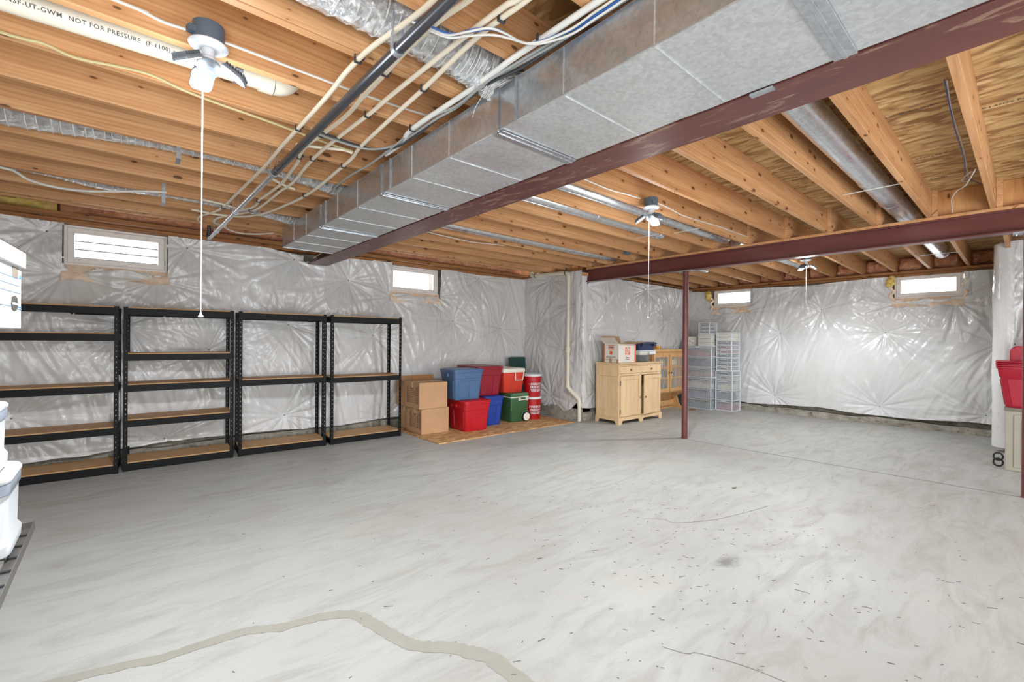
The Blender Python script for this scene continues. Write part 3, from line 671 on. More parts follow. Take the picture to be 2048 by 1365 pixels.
def flex(pts, r, label, turns, wire=True, ragged=0):
    ro = empty('flex_duct', pts[0], 0, label, 'duct', 'foil flexible ducts in the joist bays'); p0 = Vector(pts[0])
    P_ = smooth_pts([Vector(p)-p0 for p in pts], max(6, int(60/len(pts))))
    rr = random.Random(len(label)); n = 40; rings = []; a = None
    Q = []
    for i in range(len(P_)-1):
        for j in range(3): Q.append(P_[i].lerp(P_[i+1], j/3))
    Q.append(P_[-1])
    for i, p in enumerate(Q):
        d = (Q[min(i+1, len(Q)-1)]-Q[max(i-1, 0)]).normalized(); a = d.orthogonal().normalized() if a is None else (a-d*a.dot(d)).normalized(); b = d.cross(a)
        rings.append([tuple(p+a*(math.cos(2*PI*k/n)*q)+b*(math.sin(2*PI*k/n)*q)) for k in range(n) for q in [r*(1+.035*math.sin(2*PI*i/len(Q)*turns)+ (.10*ragged+.045)*(float(vnoise(i*.45, k*.8, 3))-.5))]])
    put('foil_sleeve', MB().loft(rings), 'foil', ro, smooth=70)
    if wire:
        L = len(Q); m = MB()
        for t in range(turns):
            i = int((t+.5)/turns*(L-1)); p = Q[i]; d = (Q[min(i+1, L-1)]-Q[max(i-1, 0)]).normalized(); a = d.orthogonal().normalized(); b = d.cross(a)
            m.tube([p+a*(math.cos(2*PI*k/24)*(r+.003))+b*(math.sin(2*PI*k/24)*(r+.003)) for k in range(25)], .0022, 4, False)
        put('wire_coil', m, 'cable_white', ro, smooth=1, kind='stuff')
flex([(-1.6, 1.66, 2.60), (-.4, 1.655, 2.59), (.5, 1.65, 2.585), (.95, 1.65, 2.578), (1.20, 1.65, 2.56), (1.33, 1.64, 2.52), (1.38, 1.62, 2.44)], .108, 'widest crumpled silver foil duct at the top, crossing behind the white tubes', 52, True, 1.4)
flex([(-1.6, 3.69, 2.515), (-.6, 3.69, 2.535), (-.1, 3.69, 2.575), (.25, 3.69, 2.60), (.8, 3.69, 2.595), (1.32, 3.69, 2.54), (1.40, 3.69, 2.44)], .085, 'silver foil duct with white coil rings left of the first lamp string', 56)
flex([(-1.6, 4.90, 2.63), (-.5, 4.90, 2.60), (-.1, 4.90, 2.565), (.3, 4.90, 2.585), (.9, 4.90, 2.57), (1.32, 4.90, 2.52), (1.40, 4.88, 2.44)], .08, 'silver foil duct closest to the left wall windows', 54)
for (x, y, lab) in [(.28, 3.50, 'small bright metal strap on the joist left of the lamp string'), (.28, 4.71, 'small bright metal strap below the foil duct nearest the windows')]:
    put('duct_strap', MB().box(x-.012, x+.012, y-.045, y-.041, 2.40, 2.56).box(x-.012, x+.012, y-.045, y+.06, 2.398, 2.402), 'strap_metal', label=lab, cat='strap')

# ---------------------------------------------------------------- drain pipe with printing
def drain():
    r = empty('drain_pipe', (-1.6, 2.462, 2.50), 0, 'cream plastic drain pipe with black printing between the joists', 'pipe')
    R_ = .050; x1 = 2.16
    slope = .045
    zf = lambda x: .0+slope*x*.6
    put('pipe', MB().cyl((0, 0, zf(0)), (x1, 0, zf(x1)), R_, n=32), 'pvc_cream', r, smooth=1)
    put('coupling', MB().cyl((x1-.05, 0, zf(x1-.05)), (x1+.01, 0, zf(x1)), R_+.008, n=32), 'pvc_cream', r, smooth=1)
    el = [(x1+.01+.085*math.sin(a), 0, zf(x1)+.085*(1-math.cos(a))) for a in [i*PI/2/6 for i in range(7)]]
    put('elbow', MB().tube(el, R_+.006, 28), 'pvc_cream', r, smooth=1)
    m = MB().lathe([(R_+.002, -.015), (R_+.0045, -.015), (R_+.0045, .015), (R_+.002, .015)], (0, 0, 0), 28, 'x', False)
    m.box(-.015, .015, -R_-.003, -R_-.001, 0, .14); m.xf(Matrix.Translation((x1-.14, 0, zf(x1-.14))))
    put('pipe_strap', m, 'strap_metal', r)
    t = text_mb('NSF-61  NSF-dwv  NSF-UT-GWM  NOT FOR PRESSURE  (F-1100) pvc dwv 3 in', .022, 1.12, .0003)
    vs = []
    for (tx, ty, tz) in t.v:
        x = 1.50+tx*.98; a = math.radians(-30)+ty/R_*1.0   # wrap round the pipe, facing the room
        rr = R_+.0012; vs.append((x, -rr*math.cos(a), zf(x)+rr*math.sin(a)*1.0))
    tt = MB().add([(v[0], v[1], v[2]) for v in vs], t.f); put('pipe_print', tt, 'ink', r, label='black printed lettering on the pipe')
drain()

# ---------------------------------------------------------------- black gas pipe with hangers
def gas():
    r = empty('gas_pipe', (.79, 0, 2.39), 0, 'black iron pipe hung on strap loops beneath the joists', 'pipe')
    ys = [(.016, -.6, 0), (.014, 1.3, 0), (-.01, 2.0, 0), (-.012, 3.15, -.008)]
    put('pipe', MB().tube([(.02, -1.5, .0), (.016, .6, 0), (-.008, 2.0, -.004), (-.026, 3.2, -.016)], .021, 16), 'black_pipe', r, smooth=1)
    put('pipe', MB().tube([(-.026, 3.19, -.016), (-.046, 4.4, -.03), (-.060, 5.72, -.038)], .018, 16), 'galvanized_pipe', r, smooth=1, label='bare grey run of the pipe towards the wall')
    put('coupling', MB().tube([(-.026, 3.15, -.016), (-.027, 3.21, -.016)], .0235, 16), 'black_pipe', r, smooth=1)
    put('elbow', MB().tube([(-.060, 5.69, -.037), (-.061, 5.73, -.035), (-.061, 5.745, -.01), (-.061, 5.745, .02)], .024, 14), 'black_pipe', r, smooth=1)
    put('riser', MB().cyl((-.061, 5.745, .01), (-.061, 5.745, .10), .017, n=14), 'black_pipe', r, smooth=1)
    for (y, x, z) in ((1.57, -.002, -.002), (3.24, -.028, -.016), (4.40, -.046, -.030), (5.30, -.055, -.036)):
        m = MB().lathe([(.021, -.011), (.0255, -.011), (.0255, .011), (.021, .011)], (x, y, z), 18, 'y', False)
        for sx in (-1, 1):
            m.add([(x+sx*.022, y-.009, z+.01), (x+sx*.022, y+.009, z+.01), (x+sx*.012, y+.014, z+.19), (x+sx*.012, y-.004, z+.19), (x+sx*.0245, y-.009, z+.01), (x+sx*.0245, y+.009, z+.01), (x+sx*.0145, y+.014, z+.19), (x+sx*.0145, y-.004, z+.19)],
                  [(0,1,2,3),(7,6,5,4),(0,4,5,1),(1,5,6,2),(2,6,7,3),(3,7,4,0)])
        put('strap_hanger', m, 'strap_metal', r)
gas()

# ---------------------------------------------------------------- water tubes under the joists
def tube_thing(pts, r, mat, label, name='water_tube', clips=(), cat='tube', group=None, zc=2.475):
    p0 = Vector(pts[0]); ro = empty(name, pts[0], 0, label, cat, group)
    put('tube', MB().tube(smooth_pts([Vector(p)-p0 for p in pts], 5), r, 10), mat, ro, smooth=1)
    for (x, y) in clips:
        # nearest point on path
        c = min((q for i in range(len(pts)-1) for q in [Vector(pts[i]).lerp(Vector(pts[i+1]), k/10) for k in range(11)]), key=lambda q: (q.y-y)**2)-p0
        m = MB().box(c.x-r-.005, c.x+r+.005, c.y-.006, c.y+.006, c.z-r-.003, c.z-r); m.box(c.x-r-.005, c.x-r-.001, c.y-.006, c.y+.006, c.z-r, c.z+r+.006); m.box(c.x+r+.001, c.x+r+.005, c.y-.006, c.y+.006, c.z-r, c.z+r+.006)
        m.box(c.x+r, c.x+r+.016, c.y-.006, c.y+.006, c.z+r-.002, c.z+r+.008)
        put('clip', m, 'clip_dark', ro)
    return ro
G = 'cream water tubes under the joists'
Zt = 2.455
z3 = lambda L: [(a, b, Zt) for a, b in L]
tube_thing(z3([(.83, .5), (.82, 1.0), (0.805, 1.347), (0.79, 1.488), (0.755, 1.711), (0.745, 1.837), (0.742, 1.988), (0.748, 2.192), (0.745, 2.581), (0.740, 2.952), (0.742, 3.337), (0.732, 3.706), (0.715, 4.219), (.70, 4.7), (.66, 4.95), (.60, 5.15), (.585, 5.35), (.63, 5.48)]), .0105, 'pex', 'cream water tube running along the left of the black iron pipe', clips=[(0, 1.84), (0, 2.65), (0, 4.7)], group=G)
tube_thing(z3([(.93, .6), (.90, 1.2), (0.873, 1.41), (0.865, 1.649), (0.872, 1.852), (0.878, 2.108), (0.888, 2.334), (0.871, 2.605), (0.848, 2.85), (0.861, 3.03), (0.885, 3.17), (0.906, 3.468), (0.918, 3.709), (0.901, 4.074), (0.889, 4.243), (0.901, 4.443), (0.875, 4.60), (0.80, 4.66), (.70, 4.60), (.52, 4.56)]), .0105, 'pex', 'cream water tube just right of the black iron pipe', clips=[(0, 1.85), (0, 2.66), (0, 3.07), (0, 4.28)], group=G)
tube_thing(z3([(1.03, .5), (1.02, 1.092), (1.004, 1.202), (0.991, 1.435), (0.982, 1.676), (0.971, 2.036), (0.97, 2.217), (0.950, 2.621), (0.942, 3.044), (0.975, 3.606), (0.959, 3.872), (0.945, 4.45), (0.90, 4.72), (.80, 4.95), (0.72, 5.19), (0.735, 5.40), (.84, 5.47)]), .0105, 'pex', 'middle cream water tube, curling back before the left wall', clips=[(0, 2.24), (0, 3.07), (0, 4.67)], group=G)
tube_thing(z3([(1.06, .5), (1.042, 1.116), (1.034, 1.237), (1.03, 1.433), (1.058, 1.847), (1.07, 2.127), (1.096, 2.644), (1.121, 2.82), (1.133, 3.025), (1.147, 3.771), (1.097, 4.239), (1.027, 4.643), (0.967, 4.80), (0.881, 4.95), (0.70, 5.02), (.5, 4.98)]), .0105, 'pex', 'cream water tube second from the duct, with four clips', clips=[(0, 1.26), (0, 1.85), (0, 3.05), (0, 3.86)], group=G)
tube_thing([(.80, 2.9, 2.462), (.93, 2.86, 2.468), (1.05, 2.80, 2.468), (1.10, 2.79, 2.46)], .0095, 'pex', 'short cream tube branching sideways beneath the joist with a crimp ring', name='branch_tube')
tube_thing([(.82, 3.62, 2.462), (.95, 3.72, 2.458), (1.03, 3.76, 2.458)], .0095, 'pex', 'shorter cream branch tube joining beside a foil duct', name='branch_tube')
tube_thing(z3([(1.24, .3), (1.235, .7), (1.232, 0.889), (1.227, 0.966), (1.22, 1.227), (1.216, 1.428), (1.223, 1.711), (1.214, 2.235), (1.257, 2.44), (1.262, 2.66)]), .0125, 'conduit', 'pale grey tube running closest to the rectangular duct', name='grey_tube', clips=[(0, 1.25), (0, 2.22)])
for k, (dx, dz, m, nm) in enumerate([(0, 0, 'cable_blue', 'blue'), (.012, .004, 'cable_blue', 'second blue'), (.004, -.012, 'cable_white', 'white'), (-.014, -.006, 'cable_white', 'lower white')]):
    b = [(0.80, 1.455), (0.852, 1.444), (0.925, 1.424), (0.972, 1.363), (1.03, 1.303), (1.096, 1.289), (1.166, 1.274), (1.207, 1.218), (1.245, 1.102), (1.25, 0.994), (1.25, 0.913), (1.24, .6), (1.24, .2)]
    put('data_cable', MB().tube(smooth_pts([(x+dx*(1+.5*math.sin(i*1.1+k)), y+dz*math.sin(i+k), 2.436+dz+.003*math.sin(i*1.7+k*2)) for i, (x, y) in enumerate(b)], 6), .0042, 7), m, smooth=1, label='%s cable in the drooping bundle above the duct' % nm, cat='cable', group='cable bundle by the duct')
for k in range(3):
    b = [(1.285, .5), (1.29, 0.821), (1.285, 1.022), (1.275, 1.221), (1.265, 1.415), (1.25, 1.592), (1.262, 1.844), (1.245, 2.012), (1.255, 2.269), (1.25, 2.46), (1.20, 2.587), (1.10, 2.64), (0.868, 2.60+.02*k), (.8, 2.58)]
    if k == 2: b = b[:10]+[(1.26, 2.8), (1.25, 3.2), (1.27, 3.6)]
    put('power_cable', MB().tube(smooth_pts([(x-.012*k+.004*math.sin(i*2+k), y, 2.445+.006*math.sin(i*1.3+k*2)) for i, (x, y) in enumerate(b)], 6), .0062, 7), 'cable_gray' if k else 'clip_dark', smooth=1, label=['dark cable hugging the duct top edge', 'grey cable looping away from the duct', 'outer grey cable following the duct to its end'][k], cat='cable', group='grey cables on the duct edge')
put('zip_tie', MB().tube([(1.245, 1.60, 2.45), (1.25, 1.66, 2.41), (1.243, 1.70, 2.37), (1.246, 1.72, 2.34)], .0013, 5), 'cable_white', label='loose white tie hanging on the side of the duct', cat='tie')
put('romex_cable', MB().tube(smooth_pts([(-1.5, 2.60, 2.50), (-.8, 2.625, 2.49), (-0.35, 2.632, 2.478), (-0.231, 2.635, 2.485), (-0.139, 2.637, 2.468), (-0.001, 2.636, 2.485), (0.107, 2.637, 2.492), (0.222, 2.634, 2.468), (.36, 2.66, 2.464), (0.60, 2.70, 2.466), (.9, 2.76, 2.467), (1.1, 2.78, 2.466)], 6), .0065, 7), 'cable_yellow', smooth=1, label='wavy yellow cable stapled below the drain pipe joist', cat='cable')
put('romex_cable', MB().tube(smooth_pts([(-1.5, 2.228, 2.6), (-.053, 2.228, 2.545), (0.052, 2.228, 2.541), (0.127, 2.228, 2.529), (.20, 2.225, 2.531)], 6), .006, 7), 'cable_white', smooth=1, label='white cable feeding the nearest lamp from the left', cat='cable')
put('romex_cable', MB().tube(smooth_pts([(.33, 2.226, 2.538), (.477, 2.228, 2.538), (.835, 2.228, 2.536), (1.067, 2.228, 2.54), (1.33, 2.228, 2.555)], 6), .006, 7), 'cable_white', smooth=1, label='white cable leaving the nearest lamp to the right', cat='cable')
put('romex_cable', MB().tube(smooth_pts([(2.2, 2.223, 2.55), (2.662, 2.223, 2.520), (2.972, 2.223, 2.512), (3.2, 2.223, 2.525), (3.39, 2.22, 2.53)], 6), .0055, 7), 'cable_white', smooth=1, label='white cable reaching the middle lamp', cat='cable')
put('romex_cable', MB().tube(smooth_pts([(3.51, 2.22, 2.53), (3.675, 2.223, 2.548), (3.879, 2.223, 2.541), (4.123, 2.223, 2.522), (4.525, 2.223, 2.532), (4.898, 2.223, 2.548), (5.443, 2.223, 2.55), (5.7, 2.223, 2.56)], 6), .0055, 7), 'cable_white', smooth=1, label='sagging white cable running from the middle lamp to the dark beam', cat='cable')
put('romex_cable', MB().tube(smooth_pts([(-1.3, 4.66, 2.5), (-.62, 4.665, 2.46), (-0.544, 4.66, 2.447), (-0.472, 4.665, 2.405), (-0.347, 4.665, 2.385), (-0.188, 4.665, 2.392), (.0, 4.667, 2.43), (0.162, 4.668, 2.468), (.3, 4.67, 2.49)], 6), .009, 7), 'conduit', smooth=1, label='drooping pale cable above the left window', cat='cable')
put('romex_cable', MB().tube(smooth_pts([(.80, 5.5, 2.462), (.9, 5.58, 2.440), (1.0, 5.62, 2.432), (1.1, 5.58, 2.433), (1.2, 5.5, 2.437), (1.27, 5.40, 2.44)], 6), .009, 7), 'pex', smooth=1, label='cream hose sagging between black pipe end and duct end', cat='cable')
put('romex_cable', MB().tube(smooth_pts([(2.2, 4.28, 2.47), (2.7, 4.30, 2.455), (3.1, 4.29, 2.44), (3.4, 4.30, 2.46), (3.6, 4.30, 2.47)], 6), .005, 6), 'cable_white', smooth=1, label='thin white wire drooping under the narrow taped duct', cat='cable')
put('phone_wire', MB().tube(smooth_pts([(3.312, 0.300, 2.70), (3.707, 0.311, 2.66), (4.316, 0.312, 2.65), (5.038, 0.334, 2.65), (5.284, 0.345, 2.65), (5.254, 0.372, 2.64), (5.02, 0.36, 2.60), (4.6, 0.29, 2.53), (4.45, .262, 2.485)], 6), .004, 6), 'cable_white', smooth=1, label='looped white wire hanging between right-hand joists', cat='wire')
put('phone_wire', MB().tube(smooth_pts([(3.30, 0.31, 2.70), (3.9, 0.318, 2.64), (4.6, 0.322, 2.63), (5.1, 0.35, 2.64), (5.45, .30, 2.66), (5.70, .26, 2.68)], 6), .003, 6), 'cable_blue', smooth=1, label='thin blue wire twisted with the looped white wire', cat='wire')
put('phone_wire', MB().tube(smooth_pts([(4.403, 0.254, 2.49), (4.831, 0.33, 2.50), (5.0, 0.39, 2.51), (5.25, 0.44, 2.51), (5.5, .46, 2.50), (5.66, .47, 2.48)], 6), .004, 6), 'cable_white', smooth=1, label='curled white wire end touching the board on the dark beam', cat='wire')
jb = empty('junction_box', (5.16, 3.60, 2.50), 0, 'blue-grey junction box on a joist end above the dark beam', 'electrical box')
put('box', MB().box(-.05, .05, -.055, 0, -.035, .035, .004), 'lamp_box', jb); put('cable_tail', MB().tube(smooth_pts([(-.05, -.03, .02), (-.12, -.03, .05), (-.2, -.02, .03)], 5), .004, 6), 'cable_yellow', jb)

# ---------------------------------------------------------------- pull-string lamps
def lamp(x, y, label, zc=2.467, zend=1.385, rot=0.0):
    r = empty('ceiling_lamp', (x, y, zc), rot, label, 'lamp', 'three-headed pull-string lamps on the joists')
    m = MB().lathe([(.053, 0.003), (.055, .012), (.055, .078), (.049, .082)], n=28); m.box(-.075, -.045, -.018, .012, .02, .045); put('box', m, 'lamp_box', r, smooth=1)
    put('canopy', MB().lathe([(.0, .004), (.066, .004), (.069, -.001), (.066, -.006), (.050, -.010), (.048, -.013), (.030, -.016), (.0, -.017)], n=36, cap=False), 'lamp_white', r, smooth=1)
    put('socket', MB().lathe([(.022, -.014), (.022, -.045), (.027, -.052), (.027, -.064)], n=22), 'lamp_white', r, smooth=1)
    put('hub', MB().lathe([(.026, -.060), (.040, -.068), (.040, -.100), (.030, -.112), (.012, -.116)], n=24), 'lamp_gray', r, smooth=1)
    for k in range(3):
        a = math.radians(200+120*k); h = MB(); g = MB(); e = MB()
        rings = []
        for (u, w) in ((-.052, .030), (.030, .038), (.052, .020)): pass
        h.loft([rrect(.088, .074, .020, 4, .006), rrect(.094, .080, .022, 4, .0), rrect(.094, .080, .022, 4, -.008)])
        e.loft([rrect(.082, .068, .018, 4, -.008), rrect(.080, .066, .018, 4, -.0105)])
        for i in range(7): h.box(-.036+i*.012-.001, -.036+i*.012+.001, -.032, .032, .005, .018)
        T = Matrix.Rotation(a, 4, 'Z') @ Matrix.Translation((.092, 0, -.098)) @ Matrix.Rotation(math.radians(36), 4, 'Y')
        hd = put('lamp_head', h.xf(T), 'lamp_gray', r); put('led_panel', e.xf(T), 'led', hd)
    put('pull_string', MB().cyl((-.012, .02, -.105), (-.012, .022, zend-zc+.012), .0022, n=6), 'lamp_white', r)
    put('pull_bell', MB().lathe([(.003, .016), (.005, .006), (.010, 0), (.009, -.004)], (-.012, .022, zend-zc), 12), 'lamp_white', r)
    return r
lamp(.27, 2.17, 'lit lamp nearest the camera on the left-hand joists', rot=.3)
lamp(3.45, 2.15, 'lit lamp between the two steel beams, string hanging by the beam', rot=.9, zend=1.50, zc=2.448)
lamp(7.28, 2.08, 'lit lamp farthest away, beyond the dark maroon beam', rot=1.6, zend=1.52, zc=2.455)
for (lx, ly, wl_) in ((-.6, -1.2, 'left'), (3.4, -1.5, 'middle'), (6.6, -1.5, 'right')): lamp(lx, ly, 'added fill lamp out of view behind the camera, %s one of its row' % wl_, zend=1.5)  # fixtures for the fill lamps added behind the camera

# ---------------------------------------------------------------- downspout
def downspout():
    r = empty('waste_pipe', (5.555, 4.97, 0), 0, 'cream plastic waste pipe with an offset bend at the plastic-covered corner', 'pipe')
    put('pipe', MB().cyl((0, 0, .56), (0, 0, 2.35), .032, n=24), 'pvc_cream', r, smooth=1)
    put('coupling', MB().lathe([(.036, -.05), (.041, -.045), (.041, -.004), (.044, 0), (.041, .004), (.041, .045), (.036, .05)], (0, 0, 1.15), 24), 'pvc_cream', r, smooth=1)
    put('offset_bend', MB().tube([(0, 0, .60), (0, 0, .545), (.015, -.03, .50), (.05, -.15, .385), (.065, -.19, .345), (.065, -.195, .29), (.065, -.195, .25)], .037, 20), 'pvc_cream', r, smooth=1)
    put('pipe', MB().cyl((.065, -.195, .0), (.065, -.195, .28), .031, n=24), 'pvc_cream', r, smooth=1)
    put('upper_elbow', MB().tube([(0, 0, 2.31), (0, 0, 2.345), (0, .012, 2.385), (0, .045, 2.405), (0, .09, 2.408)], .038, 20), 'pvc_cream', r, smooth=1)
    put('side_run', MB().cyl((0, .08, 2.408), (0, .80, 2.445), .031, n=24), 'pvc_cream', r, smooth=1)
    put('upper_elbow', MB().tube([(0, .78, 2.444), (0, .84, 2.448), (0, .875, 2.46), (0, .89, 2.50), (0, .89, 2.58)], .037, 20), 'pvc_cream', r, smooth=1)
    for y, z in ((.05, 2.405), (.78, 2.443)):
        put('pipe_strap', MB().lathe([(.038, -.009), (.0405, -.009), (.0405, .009), (.038, .009)], (0, y, z), 20, 'y', False).box(-.01, .01, y-.008, y+.008, z+.038, z+.09), 'clip_dark', r)
downspout()
put('wood_block', MB().box(5.62, 5.80, 4.72, 4.83, 2.345, 2.40, .004), 'fir', label='pale wood block wedged beside the dark beam end', cat='block')

# ---------------------------------------------------------------- shelving units
def angle_post(h):
    """L post with real slots: two flanges on inside corner (0,0), extending +x and +y"""
    mb = MB(); th = .0022; w = .034; p = .0508; hs = .012; sw = .0055
    def flange(ax):
        def q(a0, a1, z0, z1):
            if ax == 'x': mb.box(a0, a1, 0, th, z0, z1)
            else: mb.box(0, th, a0, a1, z0, z1)
        c = w*.55; q(0, c-sw/2, 0, h); q(c+sw/2, w, 0, h); z = 0.; k = 0
        while z < h-.001:
            a = min(z+p-hs, h); q(c-sw/2, c+sw/2, z, a); z += p
    flange('x'); flange('y'); return mb
POSTM = {}
def shelving(loc, rz, W, D, H, levels, label):
    r = empty('shelving_unit', loc, rz, label, 'shelf unit', 'black shelving units along the left wall')
    key = 'p'
    if key not in POSTM: POSTM[key] = angle_post(H).mesh('post')
    me = POSTM[key]
    for (x, y, sx, sy) in ((0, 0, 1, 1), (W, 0, -1, 1), (0, D, 1, -1), (W, D, -1, -1)):
        o = put('post', me, 'black_steel', r, loc=(x, y, 0)); o.scale = (sx, sy, 1)
        put('foot', MB().box(min(x, x+sx*.037), max(x, x+sx*.037), min(y, y+sy*.037), max(y, y+sy*.037), 0, .012, .001), 'black_plastic', r)
    bh = .062; b = .003
    for z in levels:   # z = board top
        for y0, y1 in ((b, b+.012), (D-b-.012, D-b)): put('beam', MB().box(.006, W-.006, y0, y1, z-.012-bh, z-.010, .001), 'black_steel', r)
        for x0, x1 in ((b, b+.012), (W-b-.012, W-b)): put('beam', MB().box(x0, x1, .02, D-.02, z-.012-bh, z-.010, .001), 'black_steel', r)
        put('shelf_board', MB().box(.012, W-.012, .010, D-.010, z-.010, z+.002, .001), 'particle_board', r)
    return r
def unit(x0, y0, x1, y1, lv, label):
    a = math.atan2(y1-y0, x1-x0); return shelving((x0, y0, 0), a, math.hypot(x1-x0, y1-y0), .40, 1.59, lv, label)
lv5 = [1.588, 1.335, .845, .445, .072]
unit(-.895, 5.735, .012, 5.69, [1.588, 1.335, .845, .445, .085], 'leftmost black shelving unit, with five particle-board shelves')
unit(.045, 5.72, .953, 5.67, [1.588, 1.142, .842, .50, .085], 'second black shelving unit from the left, with five shelves')
unit(1.0, 5.675, 1.908, 5.598, [1.584, .842, .085], 'third black shelving unit from the left, with three shelves')
unit(1.962, 5.596, 2.875, 5.547, [1.580, .828, .085], 'rightmost black shelving unit, next to the cardboard boxes')

# ---------------------------------------------------------------- boxes, totes, coolers on the board
bd = empty('board_sheet', (3.0, 4.80, 0), 0, 'thin brown strand-board sheets lying on the floor under the totes', 'board')
def slab(x0, y0, x1, y1, x2, y2, x3, y3, z0, z1): return MB().add([(x0,y0,z0),(x1,y1,z0),(x2,y2,z0),(x3,y3,z0),(x0,y0,z1),(x1,y1,z1),(x2,y2,z1),(x3,y3,z1)], [(0,3,2,1),(4,5,6,7),(0,1,5,4),(1,2,6,5),(2,3,7,6),(3,0,4,7)])
put('sheet_panel', slab(0, 0, 1.21, -.03, 1.22, 1.2, .0, 1.2, 0, .013), 'osb_floor', bd)
put('sheet_panel', slab(1.214, -.03, 2.47, -.06, 2.50, 1.15, 1.224, 1.2, 0, .0125), 'osb_floor', bd)
ZB = .0135
def carton(loc, rz, w, d, h, label, marks=True, name='cardboard_box', group='moving cartons', z0=0):
    r = empty(name, loc, rz, label, 'box', group)
    put('box_body', MB().box(0, w, 0, d, 0, h-.003, .004), 'cardboard', r)
    t = .0025
    for (y0, y1) in ((0.002, d/2-.001), (d/2+.001, d-.002)): put('top_flap', MB().box(.002, w-.002, y0, y1, h-.003, h, .0008), 'cardboard', r)
    put('tape_strip', MB().box(-.001, w+.001, d/2-.025, d/2+.025, h, h+.0008), 'tape', r)
    put('tape_strip', MB().box(-.0012, -.0002, d/2-.025, d/2+.025, h-.09, h+.0006), 'tape', r)
    if marks:
        m = MB(); x = -.0015
        def ln(y0, y1, z0, z1): m.box(x, -.0003, y0, y1, z0, z1)
        # side-panel form: two boxed tables and centre lines
        for (ya, yb) in ((.035, .085), (d-.10, d-.05)):
            for z in np.linspace(.07, h-.065, 11): ln(ya, yb, z, z+.006)
            ln(ya, ya+.004, .07, h-.058); ln(yb-.004, yb, .07, h-.058)
        for z in np.linspace(.075, h-.12, 7): ln(.11, d-.13, z, z+.0035)
        ln(.11, .115, .075, h-.08); ln(d-.135, d-.13, .075, h-.12)
        for q in range(5): ln(d*.42+q*.018, d*.42+q*.018+.009, h-.10, h-.075)
        put('printed_form', m, 'box_ink', r, label='dark printed contents form on the box end')
    return r
carton((3.08, 5.36, ZB), -.05, .42, .40, .345, 'lower taped cardboard box at the front left of the board', True)
carton((3.035, 5.345, ZB+.346), -.04, .43, .42, .355, 'upper cardboard box with printed form, atop the lower taped one', True)
carton((3.12, 5.80, ZB), -.05, .40, .27, .345, 'cardboard box in the rear, hidden below the open one', False)
ob = empty('open_carton', (3.05, 5.79, ZB+.347), -.03, 'rear cardboard box with its flap raised behind the front boxes', 'box', 'moving cartons')
m = MB(); w_, d_, h_ = .46, .28, .34
m.box(0, w_, 0, .004, 0, h_).box(0, w_, d_-.004, d_, 0, h_).box(0, .004, .004, d_-.004, 0, h_).box(w_-.004, w_, .004, d_-.004, 0, h_).box(0, w_, 0, d_, 0, .004); put('box_body', m, 'cardboard', ob)
put('top_flap', MB().box(.12, w_, 0, .004, h_, h_+.085), 'cardboard_dark', ob, rot=None); put('top_flap', MB().box(.08, w_-.02, d_-.004, d_, h_, h_+.06), 'cardboard', ob)

